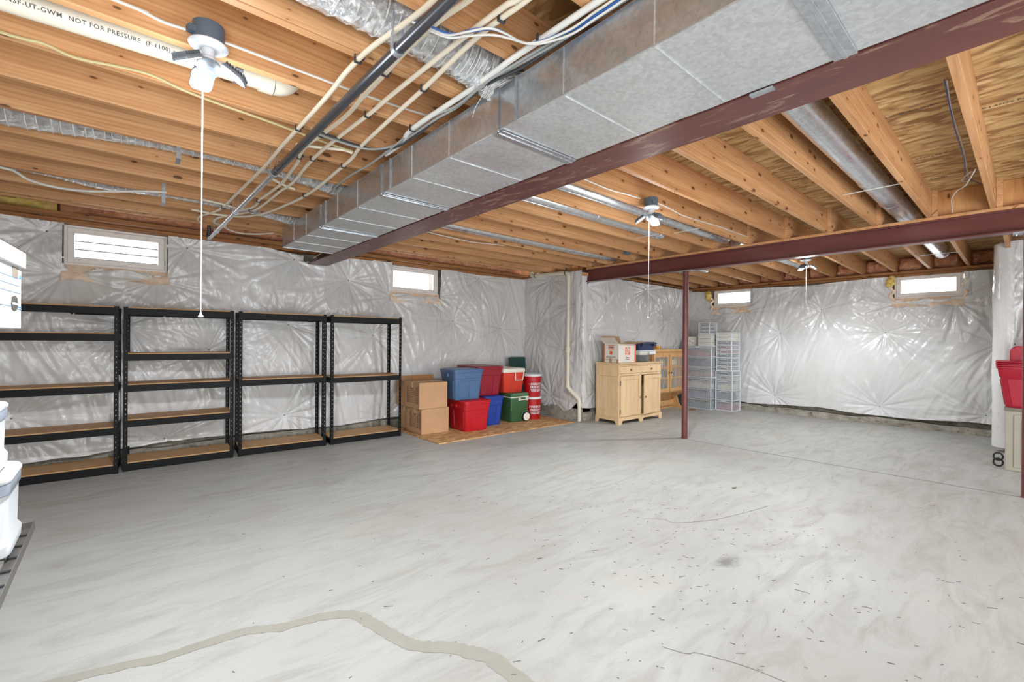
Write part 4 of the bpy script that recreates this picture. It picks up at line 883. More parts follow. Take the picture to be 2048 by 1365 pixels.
def tote(loc, rz, w, d, h, mat, label, name='storage_tote', lid=True, lidmat=None, taper=.86, panels='x2', lift=0, group='plastic storage totes', handles=True, nest=0, cat='tote'):
    """w along local x, d along local y, base centre at loc"""
    r = empty(name, loc, rz, label, cat, group); hb = h-.035
    sh = hb*.74; k = lambda z: taper+(1-taper)*z/hb
    S = [(0, .985), (.012, 1.0), (sh, 1.0), (sh+.006, 1.022), (hb-.006, 1.022), (hb, 1.0)]
    rings = [rrect(w*.94*k(z)*s_, d*.94*k(z)*s_, .045, 5, z) for z, s_ in S]; put('tub', MB().loft(rings), mat, r, smooth=35)
    # raised panels: recesses made by proud pads
    m = MB()
    def pad(side, a0, a1, z0, z1, t=.006):
        def pt(a, z, o):
            W, D = w*.94*k(z)/2, d*.94*k(z)/2
            if side == 'f': return (a*(W-.045), -D-o, z)
            if side == 'b': return (a*(W-.045), D+o, z)
            if side == 'l': return (-W-o, a*(D-.045), z)
            return (W+o, a*(D-.045), z)
        vs = [pt(a0, z0, -.004), pt(a1, z0, -.004), pt(a1, z1, -.004), pt(a0, z1, -.004)]; da = (a1-a0)*.04
        vs += [pt(a0+da, z0+.004, t), pt(a1-da, z0+.004, t), pt(a1-da, z1-.004, t), pt(a0+da, z1-.004, t)]
        m.add(vs, [(4,5,6,7),(0,1,5,4),(1,2,6,5),(2,3,7,6),(3,0,4,7)])
    for s_ in 'fb':
        if panels == 'x2': pad(s_, -1, -.04, .02, sh-.03); pad(s_, .04, 1, .02, sh-.03)
        elif panels == 'x1': pad(s_, -.6, 1, .02, sh-.06)
        else: pad(s_, -1, -.35, .02, sh-.01); pad(s_, .35, 1, .02, sh-.01)
    for s_ in 'lr': pad(s_, -1, -.3, .02, sh-.02); pad(s_, .3, 1, .02, sh-.02)
    put('side_ribs', m, mat, r)
    rim = MB().loft([rrect(w*.96, d*.96, .05, 5, hb-.018), rrect(w*.985, d*.985, .05, 5, hb-.014), rrect(w*.985, d*.985, .05, 5, hb+.004), rrect(w*.95, d*.95, .05, 5, hb+.004)]); put('rim', rim, mat, r, smooth=35)
    for i in range(nest): put('rim', MB().loft([rrect(w*.985, d*.985, .05, 5, hb+.008+i*.02), rrect(w*.995, d*.995, .05, 5, hb+.010+i*.02), rrect(w*.995, d*.995, .05, 5, hb+.022+i*.02), rrect(w*.95, d*.95, .05, 5, hb+.024+i*.02)]), mat, r, smooth=35)
    if lid:
        L = MB().loft([rrect(w*.985, d*.985, .05, 5, hb+.0045), rrect(w*1.0, d*1.0, .05, 5, hb+.008), rrect(w*1.0, d*1.0, .05, 5, hb+.024), rrect(w*.975, d*.975, .05, 5, hb+.030), rrect(w*.90, d*.88, .045, 5, hb+.031), rrect(w*.885, d*.86, .04, 5, hb+.024), rrect(w*.80, d*.76, .04, 5, hb+.024), rrect(w*.785, d*.74, .04, 5, hb+.031)])
        put('lid', L, lidmat or mat, r, smooth=35)
    if handles:
        for s_ in (-1, 1):
            x = s_*w*.49; m2 = MB().box(min(x, x+s_*.028), max(x, x+s_*.028), -.075, .075, hb-.036, hb-.022, .004)
            for yy in (-.075, .067): m2.box(min(x, x+s_*.028), max(x, x+s_*.028), yy, yy+.008, hb-.07, hb-.036, .002)
            put('handle', m2, mat, r)
    return r
tote((3.845, 5.36, ZB), -.06, .455, .56, .435, 'tote_red', 'bright red lidded tote on the board, carrying the blue-grey one', panels='x1')
tote((3.765, 5.42, ZB+.437), -.08, .50, .46, .435, 'tote_blue', 'dusty blue-grey lidded tote stacked on the bright red one', panels='x2')
tote((4.30, 5.56, ZB), -.10, .35, .60, .445, 'tote_cobalt', 'cobalt blue lidded tote beside the bright red tote', panels='g')
tote((4.255, 5.63, ZB+.447), -.10, .48, .66, .445, 'tote_maroon', 'dark crimson lidded tote stacked on the cobalt blue one', panels='g')
def cooler_green():
    r = empty('wheeled_cooler', (4.80, 5.50, ZB), -.06, 'green wheeled cooler on the board below the orange-red cooler', 'cooler', 'coolers')
    put('shell', MB().loft([rrect(.30, .38, .03, 5, 0), rrect(.325, .40, .035, 5, .02), rrect(.345, .43, .035, 5, .17), rrect(.352, .438, .035, 5, .176), rrect(.362, .45, .035, 5, .38)]), 'cooler_green', r, smooth=35)
    put('trim_band', MB().loft([rrect(.37, .46, .035, 5, .381), rrect(.374, .464, .035, 5, .385), rrect(.374, .464, .035, 5, .394), rrect(.37, .46, .035, 5, .397)]), 'offwhite', r, smooth=35)
    put('lid', MB().loft([rrect(.372, .462, .035, 5, .398), rrect(.376, .466, .035, 5, .43), rrect(.35, .44, .035, 5, .452), rrect(.30, .38, .03, 5, .456)]), 'cooler_green', r, smooth=35)
    m = MB(); 
    for y in (-.255, ): pass
    m.tube([(-.02, -.235, .355), (-.02, -.262, .35), (.12, -.262, .35), (.12, -.235, .355)], .009, 8); m.box(-.035, -.005, -.25, -.22, .33, .375, .003); m.box(.105, .135, -.25, -.22, .33, .375, .003)
    put('handle', m, 'offwhite', r)
    for y in (-.215,):
        w = put('wheel', MB().cyl((.115, y-.03, .075), (.115, y, .075), .075, n=28), 'black_plastic', r, smooth=1)
        put('hub_cap', MB().lathe([(.062, -.032), (.062, -.036), (.045, -.038), (.02, -.034), (.018, -.040), (.004, -.042)], (.115, y, .075), 24, 'y'), 'offwhite', w, smooth=1)
    put('wheel', MB().cyl((.115, .19, .075), (.115, .22, .075), .075, n=28), 'black_plastic', r, smooth=1)
    put('wheel_arch', MB().tube([(.115+.088*math.cos(a), -.222, .075+.088*math.sin(a)) for a in [math.radians(50+13*i) for i in range(11)]], .012, 8), 'cooler_green', r, smooth=1)
cooler_green()
def cooler_red():
    r = empty('drink_cooler', (4.755, 5.62, ZB+.457), -.06, 'orange-red cooler with off-white lid, atop the green wheeled one', 'cooler', 'coolers')
    put('shell', MB().loft([rrect(.36, .44, .03, 5, 0), rrect(.375, .455, .03, 5, .012), rrect(.415, .50, .03, 5, .20), rrect(.42, .505, .03, 5, .206), rrect(.43, .52, .03, 5, .315)]), 'cooler_red', r, smooth=35)
    put('lid', MB().loft([rrect(.44, .53, .03, 5, .316), rrect(.448, .538, .03, 5, .322), rrect(.446, .536, .03, 5, .370), rrect(.42, .51, .03, 5, .382), rrect(.30, .36, .03, 5, .384), rrect(.29, .35, .03, 5, .376)]), 'offwhite', r, smooth=35)
    m = MB().tube([(.0, -.262, .32), (-.005, -.285, .31), (.01, -.275, .19), (.15, -.275, .19), (.165, -.285, .31), (.16, -.262, .32)], .008, 8); put('handle', m, 'offwhite', r, smooth=1)
    put('drain_cap', MB().lathe([(.018, 0), (.018, -.012), (.008, -.016)], (.07, -.228, .04), 14, 'y'), 'tote_red', r)
cooler_red()
def wrap_text(txt, size, R_, z, ang, cz=0, squeeze=1.0, bold=.0008):
    t = text_mb(txt, size, 1.0, bold); vs = []
    for (x, y, q) in t.v:
        a = ang+x*squeeze/R_; vs.append((R_*math.cos(a), R_*math.sin(a), z+y))
    return MB().add(vs, t.f)
def bucket(loc, label):
    r = empty('bucket', loc, 0, label, 'bucket', 'red buckets stacked by the corner')
    P_ = [(.130, 0), (.132, .01), (.146, .255), (.152, .257), (.152, .270), (.147, .272), (.1475, .300), (.153, .302), (.153, .318), (.148, .320), (.149, .345)]
    put('pail', MB().lathe(P_, n=44), 'bucket_red', r, smooth=35)
    put('lid', MB().lathe([(.158, .330), (.160, .340), (.159, .362), (.150, .368), (.138, .364), (.0, .362)], n=44, cap=False), 'white_plastic', r, smooth=35)
    d = math.atan2(-loc[1], -loc[0])   # side turned to the room
    m = MB(); a = d+.42
    for txt, s_, z in (('HARBOR', .054, .205), ('FREIGHT', .050, .155), ('QUALITY TOOLS', .024, .118), ('LOWEST PRICES', .022, .095)):
        m.join(wrap_text(txt, s_, .1465, z, a, bold=.0012))
    put('lettering', m, 'white_plastic', r, label='white lettering reading HARBOR FREIGHT')
    put('bail', MB().tube([(.155*math.cos(d+1.4+q), .155*math.sin(d+1.4+q), .285-.10*math.sin(q/ -2.8*PI)*-1) for q in [-.28*i for i in range(11)]], .0025, 6), 'strap_metal', r, smooth=1) if False else None
bucket((5.165, 5.40, ZB), 'lower red lidded bucket on the floor by the corner'); bucket((5.165, 5.40, ZB+.368), 'upper red lidded bucket, standing on the lower one')
gt = empty('tray_lid', (5.335, 5.93, ZB), .05, 'dark green rectangular lid standing on edge behind the coolers', 'lid')
m = MB().loft([[(x, y, z) for (x, z, _) in rrect(.40, .985, .03, 4)] for y in (0, .012)]); m = MB().xf(Matrix()) if False else m
m.xf(Matrix.Translation((0, 0, .495)) @ Matrix.Rotation(math.radians(-4), 4, 'X')); put('panel', m, 'tray_green', gt, smooth=35)
m = MB(); 
for x in (-.13, 0, .13): m.box(x-.012, x+.012, -.008, 0, .06, .92, .002)
for z0 in (.02, .955): m.box(-.19, .19, -.014, 0, z0, z0+.018, .003)
m.xf(Matrix.Translation((0, .004, 0)) @ Matrix.Rotation(math.radians(-4), 4, 'X')); put('rib', m, 'tray_green', gt)

# ---------------------------------------------------------------- maple cabinet
def cabinet():
    W, D, H = 1.10, .46, .955
    r = empty('storage_cabinet', (5.845, 4.17, 0), -.045, 'pale wooden two-door cabinet with two drawers and a box on top', 'cabinet')
    c = MB(); hb = .09
    c.box(0, .018, .0, D, .10, H-.025).box(W-.018, W, 0, D, .10, H-.025).box(.018, W-.018, D-.012, D, .10, H-.025).box(.018, W-.018, .0, D-.012, .10, .118)
    c.box(.018, W-.018, 0, .02, H-.05, H-.025).box(.018, W-.018, 0, .02, .755, .785).box(W/2-.018, W/2+.018, 0, .02, .118, H-.05)
    put('carcass', c, 'maple', r)
    # side frames (stiles and rails round a sunken panel)
    for sx, x0 in ((-1, -.010), (1, W)):
        m = MB(); x1 = x0+.010
        m.box(x0, x1, 0, .055, 0, H-.025, .002).box(x0, x1, D-.055, D, 0, H-.025, .002).box(x0, x1, .055, D-.055, H-.21, H-.025, .002).box(x0, x1, .055, D-.055, .10, .20, .002)
        put('side_frame', m, 'maple', r)
    put('top_board', MB().loft([[(x, y, z) for x, y in ((-i, -i), (W+i, -i), (W+i, D), (-i, D))] for z, i in ((H-.025, .018), (H-.018, .026), (H-.004, .030), (H, .026))]), 'maple', r)
    # plinth with bracket feet
    def feet(x0, x1, y0, y1, ax):
        m = MB(); pr = [(0, 0), (.075, 0), (.085, .03), (.11, .055)]
        L = (x1-x0) if ax == 'x' else (y1-y0)
        out = [(0, .0), (0, .10), (L, .10), (L, 0), (L-.06, 0), (L-.075, .045), (L-.09, .055), (.09, .055), (.075, .045), (.06, 0)]
        if ax == 'x' and L > .8: out = [(0, 0), (0, .10), (L, .10), (L, 0), (L-.06, 0), (L-.075, .045), (L-.09, .055), (L/2+.07, .055), (L/2+.055, .045), (L/2+.04, 0), (L/2-.04, 0), (L/2-.055, .045), (L/2-.07, .055), (.09, .055), (.075, .045), (.06, 0)]
        n = len(out)
        if ax == 'x': vs = [(x0+a, y0, z) for a, z in out]+[(x0+a, y1, z) for a, z in out]
        else: vs = [(x0, y0+a, z) for a, z in out]+[(x1, y0+a, z) for a, z in out]
        # fill as quads strips between outline halves via triangulated fan by bmesh later: use ngon
        m.add(vs, [tuple(range(n)), tuple(range(2*n-1, n-1, -1))]+[(i, n+i, n+(i+1) % n, (i+1) % n) for i in range(n)]); return m
    put('plinth', feet(-.010, W+.010, -.014, .0, 'x'), 'maple', r); put('plinth', feet(-.022, -.010, -.014, D, 'y'), 'maple', r); put('plinth', feet(W+.010, W+.022, -.014, D, 'y'), 'maple', r)
    for i in range(2):
        x0 = .022+i*(W/2-.004); x1 = x0+W/2-.040
        d = put('drawer', MB().box(x0, x1, -.004, .016, .790, H-.055, .003), 'maple', r)
        put('knob', MB().lathe([(.006, 0), (.006, -.010), (.016, -.014), (.017, -.020), (.010, -.026), (.0, -.027)], ((x0+x1)/2, -.004, (.79+H-.055)/2), 16, 'y', False), 'brass', d, smooth=1)
    for i in range(2):
        x0 = .022+i*(W/2-.004); x1 = x0+W/2-.040; z0, z1 = .122, .750; sw = .062
        m = MB(); m.box(0, sw, -.018, 0, z0, z1, .002).box(x1-x0-sw, x1-x0, -.018, 0, z0, z1, .002).box(sw, x1-x0-sw, -.018, 0, z1-sw, z1, .002).box(sw, x1-x0-sw, -.018, 0, z0, z0+sw, .002)
        for k in range(4):
            a = sw+(x1-x0-2*sw)*k/4; b = sw+(x1-x0-2*sw)*(k+1)/4; m.box(a+.0008, b-.0008, -.008, -.003, z0+sw, z1-sw, .0015)
        kx = (x1-x0-.022) if i == 0 else .022
        k = MB().lathe([(.006, -.018), (.006, -.026), (.015, -.031), (.016, -.038), (.008, -.044), (0, -.044)], (kx, 0, .40), 16, 'y', False)
        hg = MB(); hx = 0 if i == 0 else x1-x0
        for zz in (.20, .64): hg.box(hx-.008, hx+.002, -.0205, -.004, zz-.035, zz+.035, .001)
        if i == 1:   # stands a little open, hinged at the right
            T = Matrix.Translation((x1-x0, 0, 0)) @ Matrix.Rotation(math.radians(4.5), 4, 'Z') @ Matrix.Translation((-(x1-x0), 0, 0)); m.xf(T); k.xf(T); hg.xf(T)
        d = put('door', m, 'maple', r, loc=(x0, 0, 0)); put('knob', k, 'brass', d, smooth=1); put('hinge', hg, 'tan_dark', d)
cabinet()
ZC = .956
def moving_box():
    W, D, H = .44, .29, .30
    r = empty('printed_carton', (5.87, 4.205, ZC), -.045, 'open white and orange printed moving box on the pale cabinet', 'box')
    t = .004; m = MB().box(0, W, 0, t, 0, H).box(0, W, D-t, D, 0, H).box(0, t, t, D-t, 0, H).box(W-t, W, t, D-t, 0, H).box(0, W, 0, D, 0, t); put('box_body', m, 'carton_cream', r)
    def fl(p0, p1, d, mat='carton_cream'):
        a, b = Vector(p0), Vector(p1); dv = Vector(d); n = (b-a).cross(dv).normalized()*.003
        m = MB().add([a, b, b+dv, a+dv, a+n, b+n, b+dv+n, a+dv+n], [(0,1,2,3),(7,6,5,4),(0,4,5,1),(1,5,6,2),(2,6,7,3),(3,7,4,0)]); return put('top_flap', m, mat, r)
    fl((0, D, H), (0, 0, H), (-.02, -.0, .115), 'kraft_inner') if False else fl((0, D, H), (0, 0, H), (-.115, .0, .095), 'carton_cream')
    fl((0, 0, H), (W, 0, H), (.11, -.10, .025), 'kraft_inner')
    fl((W, 0, H), (W, D, H), (.12, 0, .03), 'kraft_inner'); fl((W, D, H), (0, D, H), (0, .05, .12), 'kraft_inner')
    o = MB(); o.box(W-.035, W-.004, -.0015, -.0003, 0, H); o.box(.165, .285, -.0015, -.0003, .125, .245)
    put('orange_print', o, 'orange', r, label='orange square emblem and corner stripe')
    g = MB()
    for (s_, zz, xx, a) in (('THE', .222, .20, 45), ('HOME', .195, .215, 45), ('DEPOT', .165, .235, 45)):
        t_ = text_mb(s_, .042, .9, .0016); g.join(t_.xf(basis((xx+.005, -.0022, zz-.005), (1, 0, 1), (-1, 0, 1))))
    put('emblem_lettering', g, 'carton_cream', r)
    s_ = MB(); s_.join(text_mb('Medium', .026, 1, .0006).xf(basis((.225, -.0015, .080), (1, 0, 0), (0, 0, 1)))); s_.join(text_mb('Moving Box', .022, 1, .0004).xf(basis((.225, -.0015, .055), (1, 0, 0), (0, 0, 1))))
    put('small_print', s_, 'ink', r)
    # left end
    e = MB()
    for (y0, y1, z0, z1) in ((.09, .20, .21, .222), (.09, .20, .268, .28), (.09, .10, .21, .28), (.19, .20, .21, .28), (.12, .175, .13, .18), (D-.02, D-.002, 0, H)): e.box(-.0015, -.0003, y0, y1, z0, z1)
    put('orange_print', e, 'orange', r); put('hand_hole', MB().box(-.0022, -.0004, .108, .182, .23, .258), 'tan_dark', r)
    put('small_print', MB().join(text_mb('MOVING BOX', .028, 1, .0006).xf(basis((-.0015, .145, .085), (0, -1, 0), (0, 0, 1)))).box(-.0012, -.0003, .02, .27, .045, .05), 'ink', r)
    put('tape_strip', MB().box(-.002, -.0004, .13, .18, 0, .07).box(-.002, -.0004, .0, .04, 0, .055), 'kraft_inner', r)
moving_box()
def plate_stack():
    r = empty('plate_stack', (6.62, 4.33, ZC), 0, 'stack of white bowls and plates beside the printed box', 'plates')
    z = 0
    for k in range(9):
        rr = .165+.012*math.sin(k*2.1)
        put('plate', MB().lathe([(.07, z), (.075, z+.002), (rr, z+.0115), (rr+.002, z+.0135), (rr-.006, z+.0128), (.07, z+.006), (0, z+.005)], (.006*math.sin(k*1.7), .004*math.cos(k), 0), 32, cap=False), 'white_plastic', r, smooth=1); z += .0125
plate_stack()
wt = empty('white_tub', (6.66, 4.32, ZC+.115), -.08, 'clear white food tub between the white plates and the navy case', 'tub')
put('tub', MB().loft([rrect(.36, .24, .03, 4, 0), rrect(.40, .28, .03, 4, .06)]), 'drawer_frost', wt, smooth=35); put('lid', MB().loft([rrect(.42, .30, .03, 4, .058), rrect(.43, .31, .03, 4, .061), rrect(.43, .31, .03, 4, .072), rrect(.40, .28, .03, 4, .074)]), 'white_plastic', wt, smooth=35)
put('paper_label', MB().box(.02, .19, -.158, -.1555, .012, .055), 'carton_white', wt)
nc = empty('tool_case', (6.66, 4.33, ZC+.190), -.08, 'navy blue lidded case on top of the white tub and plates', 'case')
put('case_body', MB().loft([rrect(.40, .26, .03, 4, 0), rrect(.46, .29, .03, 4, .105)]), 'navy', nc, smooth=35); put('lid', MB().loft([rrect(.48, .31, .03, 4, .106), rrect(.50, .33, .03, 4, .110), rrect(.50, .33, .03, 4, .126), rrect(.42, .26, .03, 4, .142)]), 'navy', nc, smooth=35)
for x in (-.15, .15): put('latch', MB().box(x-.03, x+.03, -.185, -.14, .07, .118, .003), 'navy', nc)
put('handle', MB().tube([(.235, -.06, .08), (.262, -.05, .08), (.262, .05, .08), (.235, .06, .08)], .008, 8), 'navy', nc, smooth=1)

# ---------------------------------------------------------------- glazed hutch
def hutch():
    W, D, H = 1.12, .26, 1.155
    r = empty('glazed_hutch', (7.15, 4.40, 0), 0, 'honey oak hutch with two glazed doors, behind the pale cabinet', 'hutch')
    c = MB(); zb = .36
    for x0 in (0, W-.02):
        pr = [(0, zb-.01), (0, H-.05), (D, H-.05), (D, 0), (D-.20, 0), (D-.18, .20)] if False else [(0, zb-.02), (0, H-.05), (D, H-.05), (D, 0), (.02, 0), (.10, .10), (.14, .24)]
        n = len(pr); c.add([(x0, y, z) for y, z in pr]+[(x0+.02, y, z) for y, z in pr], [tuple(range(n)), tuple(range(2*n-1, n-1, -1))]+[(i, n+i, n+(i+1) % n, (i+1) % n) for i in range(n)])
    c.box(.02, W-.02, D-.012, D, 0, H-.05).box(.02, W-.02, .002, D-.012, zb-.01, zb+.012).box(.02, W-.02, .002, D-.012, H-.09, H-.05).box(W/2-.012, W/2+.012, .0, .02, zb, H-.05).box(.02, W-.02, D-.05, D-.012, .06, .16)
    put('carcass', c, 'oak', r)
    put('top_board', MB().box(-.025, W+.025, -.03, D, H-.05, H, .008), 'oak', r)
    for z in (.60, .83): put('shelf', MB().box(.02, W-.02, .03, D-.012, z, z+.012), 'oak', r)
    for i in range(2):
        x0 = .012+i*(W/2-.0); x1 = x0+W/2-.026; z0, z1 = zb+.012, H-.085; f = .062
        m = MB(); m.box(x0, x0+f, -.018, 0, z0, z1, .002).box(x1-f, x1, -.018, 0, z0, z1, .002).box(x0+f, x1-f, -.018, 0, z1-f, z1, .002).box(x0+f, x1-f, -.018, 0, z0, z0+f, .002)
        d = put('door', m, 'oak', r); gx0, gx1, gz0, gz1 = x0+f, x1-f, z0+f, z1-f
        mm = MB()
        for k in (1, 2):
            x = gx0+(gx1-gx0)*k/3; mm.box(x-.008, x+.008, -.016, -.004, gz0, gz1); z = gz0+(gz1-gz0)*k/3
            for q in range(3):
                xa = gx0+(gx1-gx0)*q/3+.008; xb = gx0+(gx1-gx0)*(q+1)/3-.008; mm.box(xa, xb, -.016, -.004, z-.008, z+.008)
        put('muntin', mm, 'oak', d)
        for q in range(3):
            for p in range(3):
                put('glass_pane', MB().box(gx0+(gx1-gx0)*q/3, gx0+(gx1-gx0)*(q+1)/3, -.0115, -.0085, gz0+(gz1-gz0)*p/3, gz0+(gz1-gz0)*(p+1)/3), 'pane_glass', d)
        put('knob', MB().lathe([(.006, -.018), (.006, -.026), (.014, -.030), (.015, -.038), (0, -.042)], ((x1-.025) if i == 0 else x0+.025, 0, .72), 14, 'y', False), 'brass', d, smooth=1)
hutch()
rr = random.Random(8)
for z in (.373, .613, .843):
    x = 7.21; nj = 0
    while x < 8.15:
        w = rr.uniform(.07, .14); h = rr.uniform(.09, .17); mt = rr.choice(['stuff_tan', 'stuff_dark', 'white_plastic', 'stuff_teal', 'stuff_green', 'stuff_navy', 'band_gray'])
        put('jar', MB().lathe([(w*.34, 0), (w*.42, .01), (w*.42, h*.75), (w*.25, h*.88), (w*.27, h)], (x+w/2, 4.53, z), 16), mt, smooth=35, label='%s jar on the %s shelf inside the glazed hutch, number %s from its left end' % ({'stuff_tan': 'tan', 'stuff_dark': 'dark', 'white_plastic': 'white', 'stuff_teal': 'teal', 'stuff_green': 'green', 'stuff_navy': 'navy', 'band_gray': 'grey'}[mt], {.373: 'lowest', .613: 'middle', .843: 'top'}[z], ['one', 'two', 'three', 'four', 'five', 'six', 'seven', 'eight', 'nine', 'ten', 'eleven', 'twelve'][nj]), cat='jar', group='items inside the glazed hutch'); nj += 1
        x += w+.02
tq = empty('toy_hammer', (7.42, 4.50, 1.157), .2, 'red and yellow plastic toy lying on the hutch top', 'toy')
put('handle', MB().tube([(-.30, .0, .06), (-.05, .0, .045), (.12, 0, .035)], .022, 10, rad=[.03, .022, .02]), 'toy_red', tq, smooth=1)
put('head', MB().cyl((.02, -.06, .03), (.02, .07, .03), .03, n=16), 'toy_yellow', tq, smooth=1); put('cap', MB().cyl((.10, -.05, .03), (.10, .05, .03), .025, n=16), 'toy_red', tq, smooth=1)

# ---------------------------------------------------------------- drawer towers
def drawer_unit(name, loc, rz, W, D, heights, label, contents, group, fr=.012, wide=False, side_open=True):
    """front faces local -y; W along x"""
    r = empty(name, loc, rz, label, 'drawer unit', group); H = sum(heights)+fr*(len(heights)+1)
    m = MB(); z = 0
    pw = .016 if not wide else .014
    for x0 in (0, W-pw):
        m.box(x0, x0+pw, 0, .018, 0, H, .002).box(x0, x0+pw, D-.018, D, 0, H, .002)
    zs = []
    for h in heights:
        m.box(0, W, 0, .014, z, z+fr, .002).box(0, pw*.8, .014, D, z, z+fr, .001).box(W-pw*.8, W, .014, D, z, z+fr, .001); zs.append((z+fr, z+fr+h)); z += fr+h
    m.box(0, W, 0, D, z, z+fr, .003); put('frame', m, 'white_plastic', r)
    for i, (z0, z1) in enumerate(zs):
        a, b = pw+.002, W-pw-.002
        dm = MB(); t = .003; dz = z1-z0-.006
        bow = [(a+(b-a)*k/8, -.010*math.sin(PI*k/8)-.002) for k in range(9)] if wide else [(a, .0), (b, .0)]
        n = len(bow); dm.add([(x, y, z0+.002) for x, y in bow]+[(x, y, z0+dz) for x, y in bow]+[(x, y+.003, z0+.002) for x, y in bow]+[(x, y+.003, z0+dz) for x, y in bow],
              [(k, k+1, n+k+1, n+k) for k in range(n-1)]+[(3*n+k, 3*n+k+1, 2*n+k+1, 2*n+k) for k in range(n-1)])
        dm.box(a, a+t, .004, D-.01, z0+.002, z0+dz).box(b-t, b, .004, D-.01, z0+.002, z0+dz).box(a, b, .004, D-.01, z0+.001, z0+.003)
        mt = 'drawer_clear' if contents[i][1] != 'frost' else 'drawer_frost'
        d = put('drawer', dm, mt, r)
        # lip handle
        if wide: hm = MB().box(a+.03, b-.03, -.022, -.010, z1-.022, z1-.014, .002)
        else: hm = MB().tube([(a+(b-a)*q, -.010-.006*math.sin(PI*(q-.2)/.6), z1-.024+.008*math.sin(PI*(q-.2)/.6)) for q in [.2+.06*k for k in range(11)]], .005, 6)
        put('handle', hm, 'white_plastic' , d)
        mat = contents[i][0]
        if mat:
            c = MB(); q = a+.02; k = random.Random(i*7+len(label))
            while q < b-.03:
                w_ = k.uniform(.03, .09); hh = dz*k.uniform(.35, .8); c.box(q, min(q+w_, b-.012), .022, D-.06, z0+.005, z0+hh, .004); q += w_+.004
            put('contents', c, mat, d)
    return H
RZ = -PI/2-.05   # front looks toward -x
GA = 'wide three-drawer plastic units'
# tower A: two wide units + small units
H1 = drawer_unit('drawer_unit', (8.50, 4.50, 0), RZ, .53, .40, [.186]*3, 'lower wide clear three-drawer unit in the left tower', [('stuff_teal', ''), ('stuff_lilac', ''), ('stuff_cream', '')], GA, wide=True)
H2 = drawer_unit('drawer_unit', (8.49, 4.51, H1+.001), RZ, .55, .40, [.186]*3, 'upper wide clear three-drawer unit in the left tower', [('stuff_brown', ''), ('stuff_navy', ''), ('stuff_red', '')], GA, wide=True)
za = H1+H2+.003
H3 = drawer_unit('drawer_unit', (8.52, 4.25, za), RZ, .27, .34, [.060]*3, 'small frosted white three-drawer unit in the left tower', [(None, 'frost')]*3, 'small desktop drawer units')
drawer_unit('drawer_unit', (8.53, 4.25, za+H3+.001), RZ, .22, .30, [.058]*3, 'topmost small white drawer unit with grey fronts, on the left tower', [('stuff_dark', '')]*3, 'small desktop drawer units')
put('closed_side', MB().box(8.545, 8.85, 4.022, 4.027, za+H3+.004, za+H3+.22), 'white_plastic', label='solid white side skirt of the topmost drawer unit', cat='panel') if False else None
# tower B
heights = [.178, .178, .178, .075, .072]
HB = drawer_unit('drawer_unit', (8.615, 3.955, 0), RZ, .33, .33, heights, 'five-drawer unit at the bottom of the right tower', [('stuff_red', ''), ('stuff_dark', ''), ('stuff_cream', ''), ('stuff_tan', ''), ('stuff_navy', '')], 'narrow plastic drawer units')
zz = HB+.001
for k, (lab, con) in enumerate([('lowest of three small units stacked on the right tower', [('stuff_brown', ''), ('stuff_navy', ''), ('stuff_dark', '')]), ('middle small unit with coral items in the right tower', [('stuff_dark', ''), ('stuff_coral', ''), ('stuff_coral', '')]), ('topmost small unit of the right tower', [('stuff_navy', ''), (None, 'frost'), (None, 'frost')])]):
    zz += drawer_unit('drawer_unit', (8.62, 3.945, zz), RZ, .30, .32, [.064]*3, lab, con, 'narrow plastic drawer units')+.001
put('cardboard_box', MB().box(8.92, 9.05, 3.86, 4.20, za, za+.19, .003), 'cardboard', label='brown cardboard box between the two drawer tower tops', cat='box') if False else None
cb = empty('cardboard_box', (8.90, 3.965, za), RZ, 'plain brown box standing behind the small frosted drawers', 'box'); 
put('box_body', MB().box(-.16, .10, 0, .10, -.0, .17, .003), 'cardboard', cb)
cb2 = empty('carton', (8.60, 4.52, za), RZ, 'cream carton with dark print beside the frosted drawers', 'box')
put('box_body', MB().box(.0, .20, 0, .2, 0, .18, .003), 'carton_cream', cb2); put('print', MB().box(.05, .075, -.0015, 0, .08, .10).box(.09, .14, -.0015, 0, .05, .06), 'ink', cb2)
put('clod', MB().box(8.16, 8.30, 4.17, 4.24, 0, .022, .008), 'soil', label='small flat brown chunk on the floor before the left drawer tower', cat='chunk')
put('leaf', MB().add([(4.10, 1.72, .006), (4.14, 1.70, .012), (4.17, 1.72, .004), (4.13, 1.74, .003)], [(0, 1, 2, 3)]), 'leaf', label='tiny green leaf on the floor by the straight joint', cat='leaf')

# ---------------------------------------------------------------- right edge: tan cabinet, crimson totes
tc = empty('resin_cabinet', (6.90, .165, 0), 0, 'tan resin cabinet at the right edge, under the crimson totes', 'cabinet')
m = MB(); m.box(0, .45, -.80, 0, .0, .615, .008); put('cabinet_body', m, 'tan_resin', tc)
for y0, y1 in ((-.40, -.06), (-.76, -.42)):
    d = put('door', MB().box(-.012, 0, y0, y1, .04, .58, .004), 'tan_resin', tc); put('door_panel', MB().box(-.017, -.012, y0+.06, y1-.05, .09, .53, .003), 'tan_resin', d)
put('top_board', MB().box(-.006, .46, -.81, .008, .616, .645, .004), 'tan_dark', tc)
tote((7.10, -.12, .646), -PI/2, .72, .44, .45, 'tote_crimson', 'crimson tote stack at the right edge, on the tan cabinet', lid=False, panels='none', nest=3, taper=.84, handles=False, group='crimson totes')
ld = empty('tote_lid', (7.02, -.08, 1.10), 0, 'crimson lid standing upright in the crimson totes', 'lid')
m = MB().loft([[(0+o, x, z) for (x, z, _) in rrect(.44-abs(o-.008)*2, .36-abs(o-.008)*2, .06, 5)] for o in (0, .008, .016)]); put('panel', m, 'tote_crimson', ld, smooth=35)
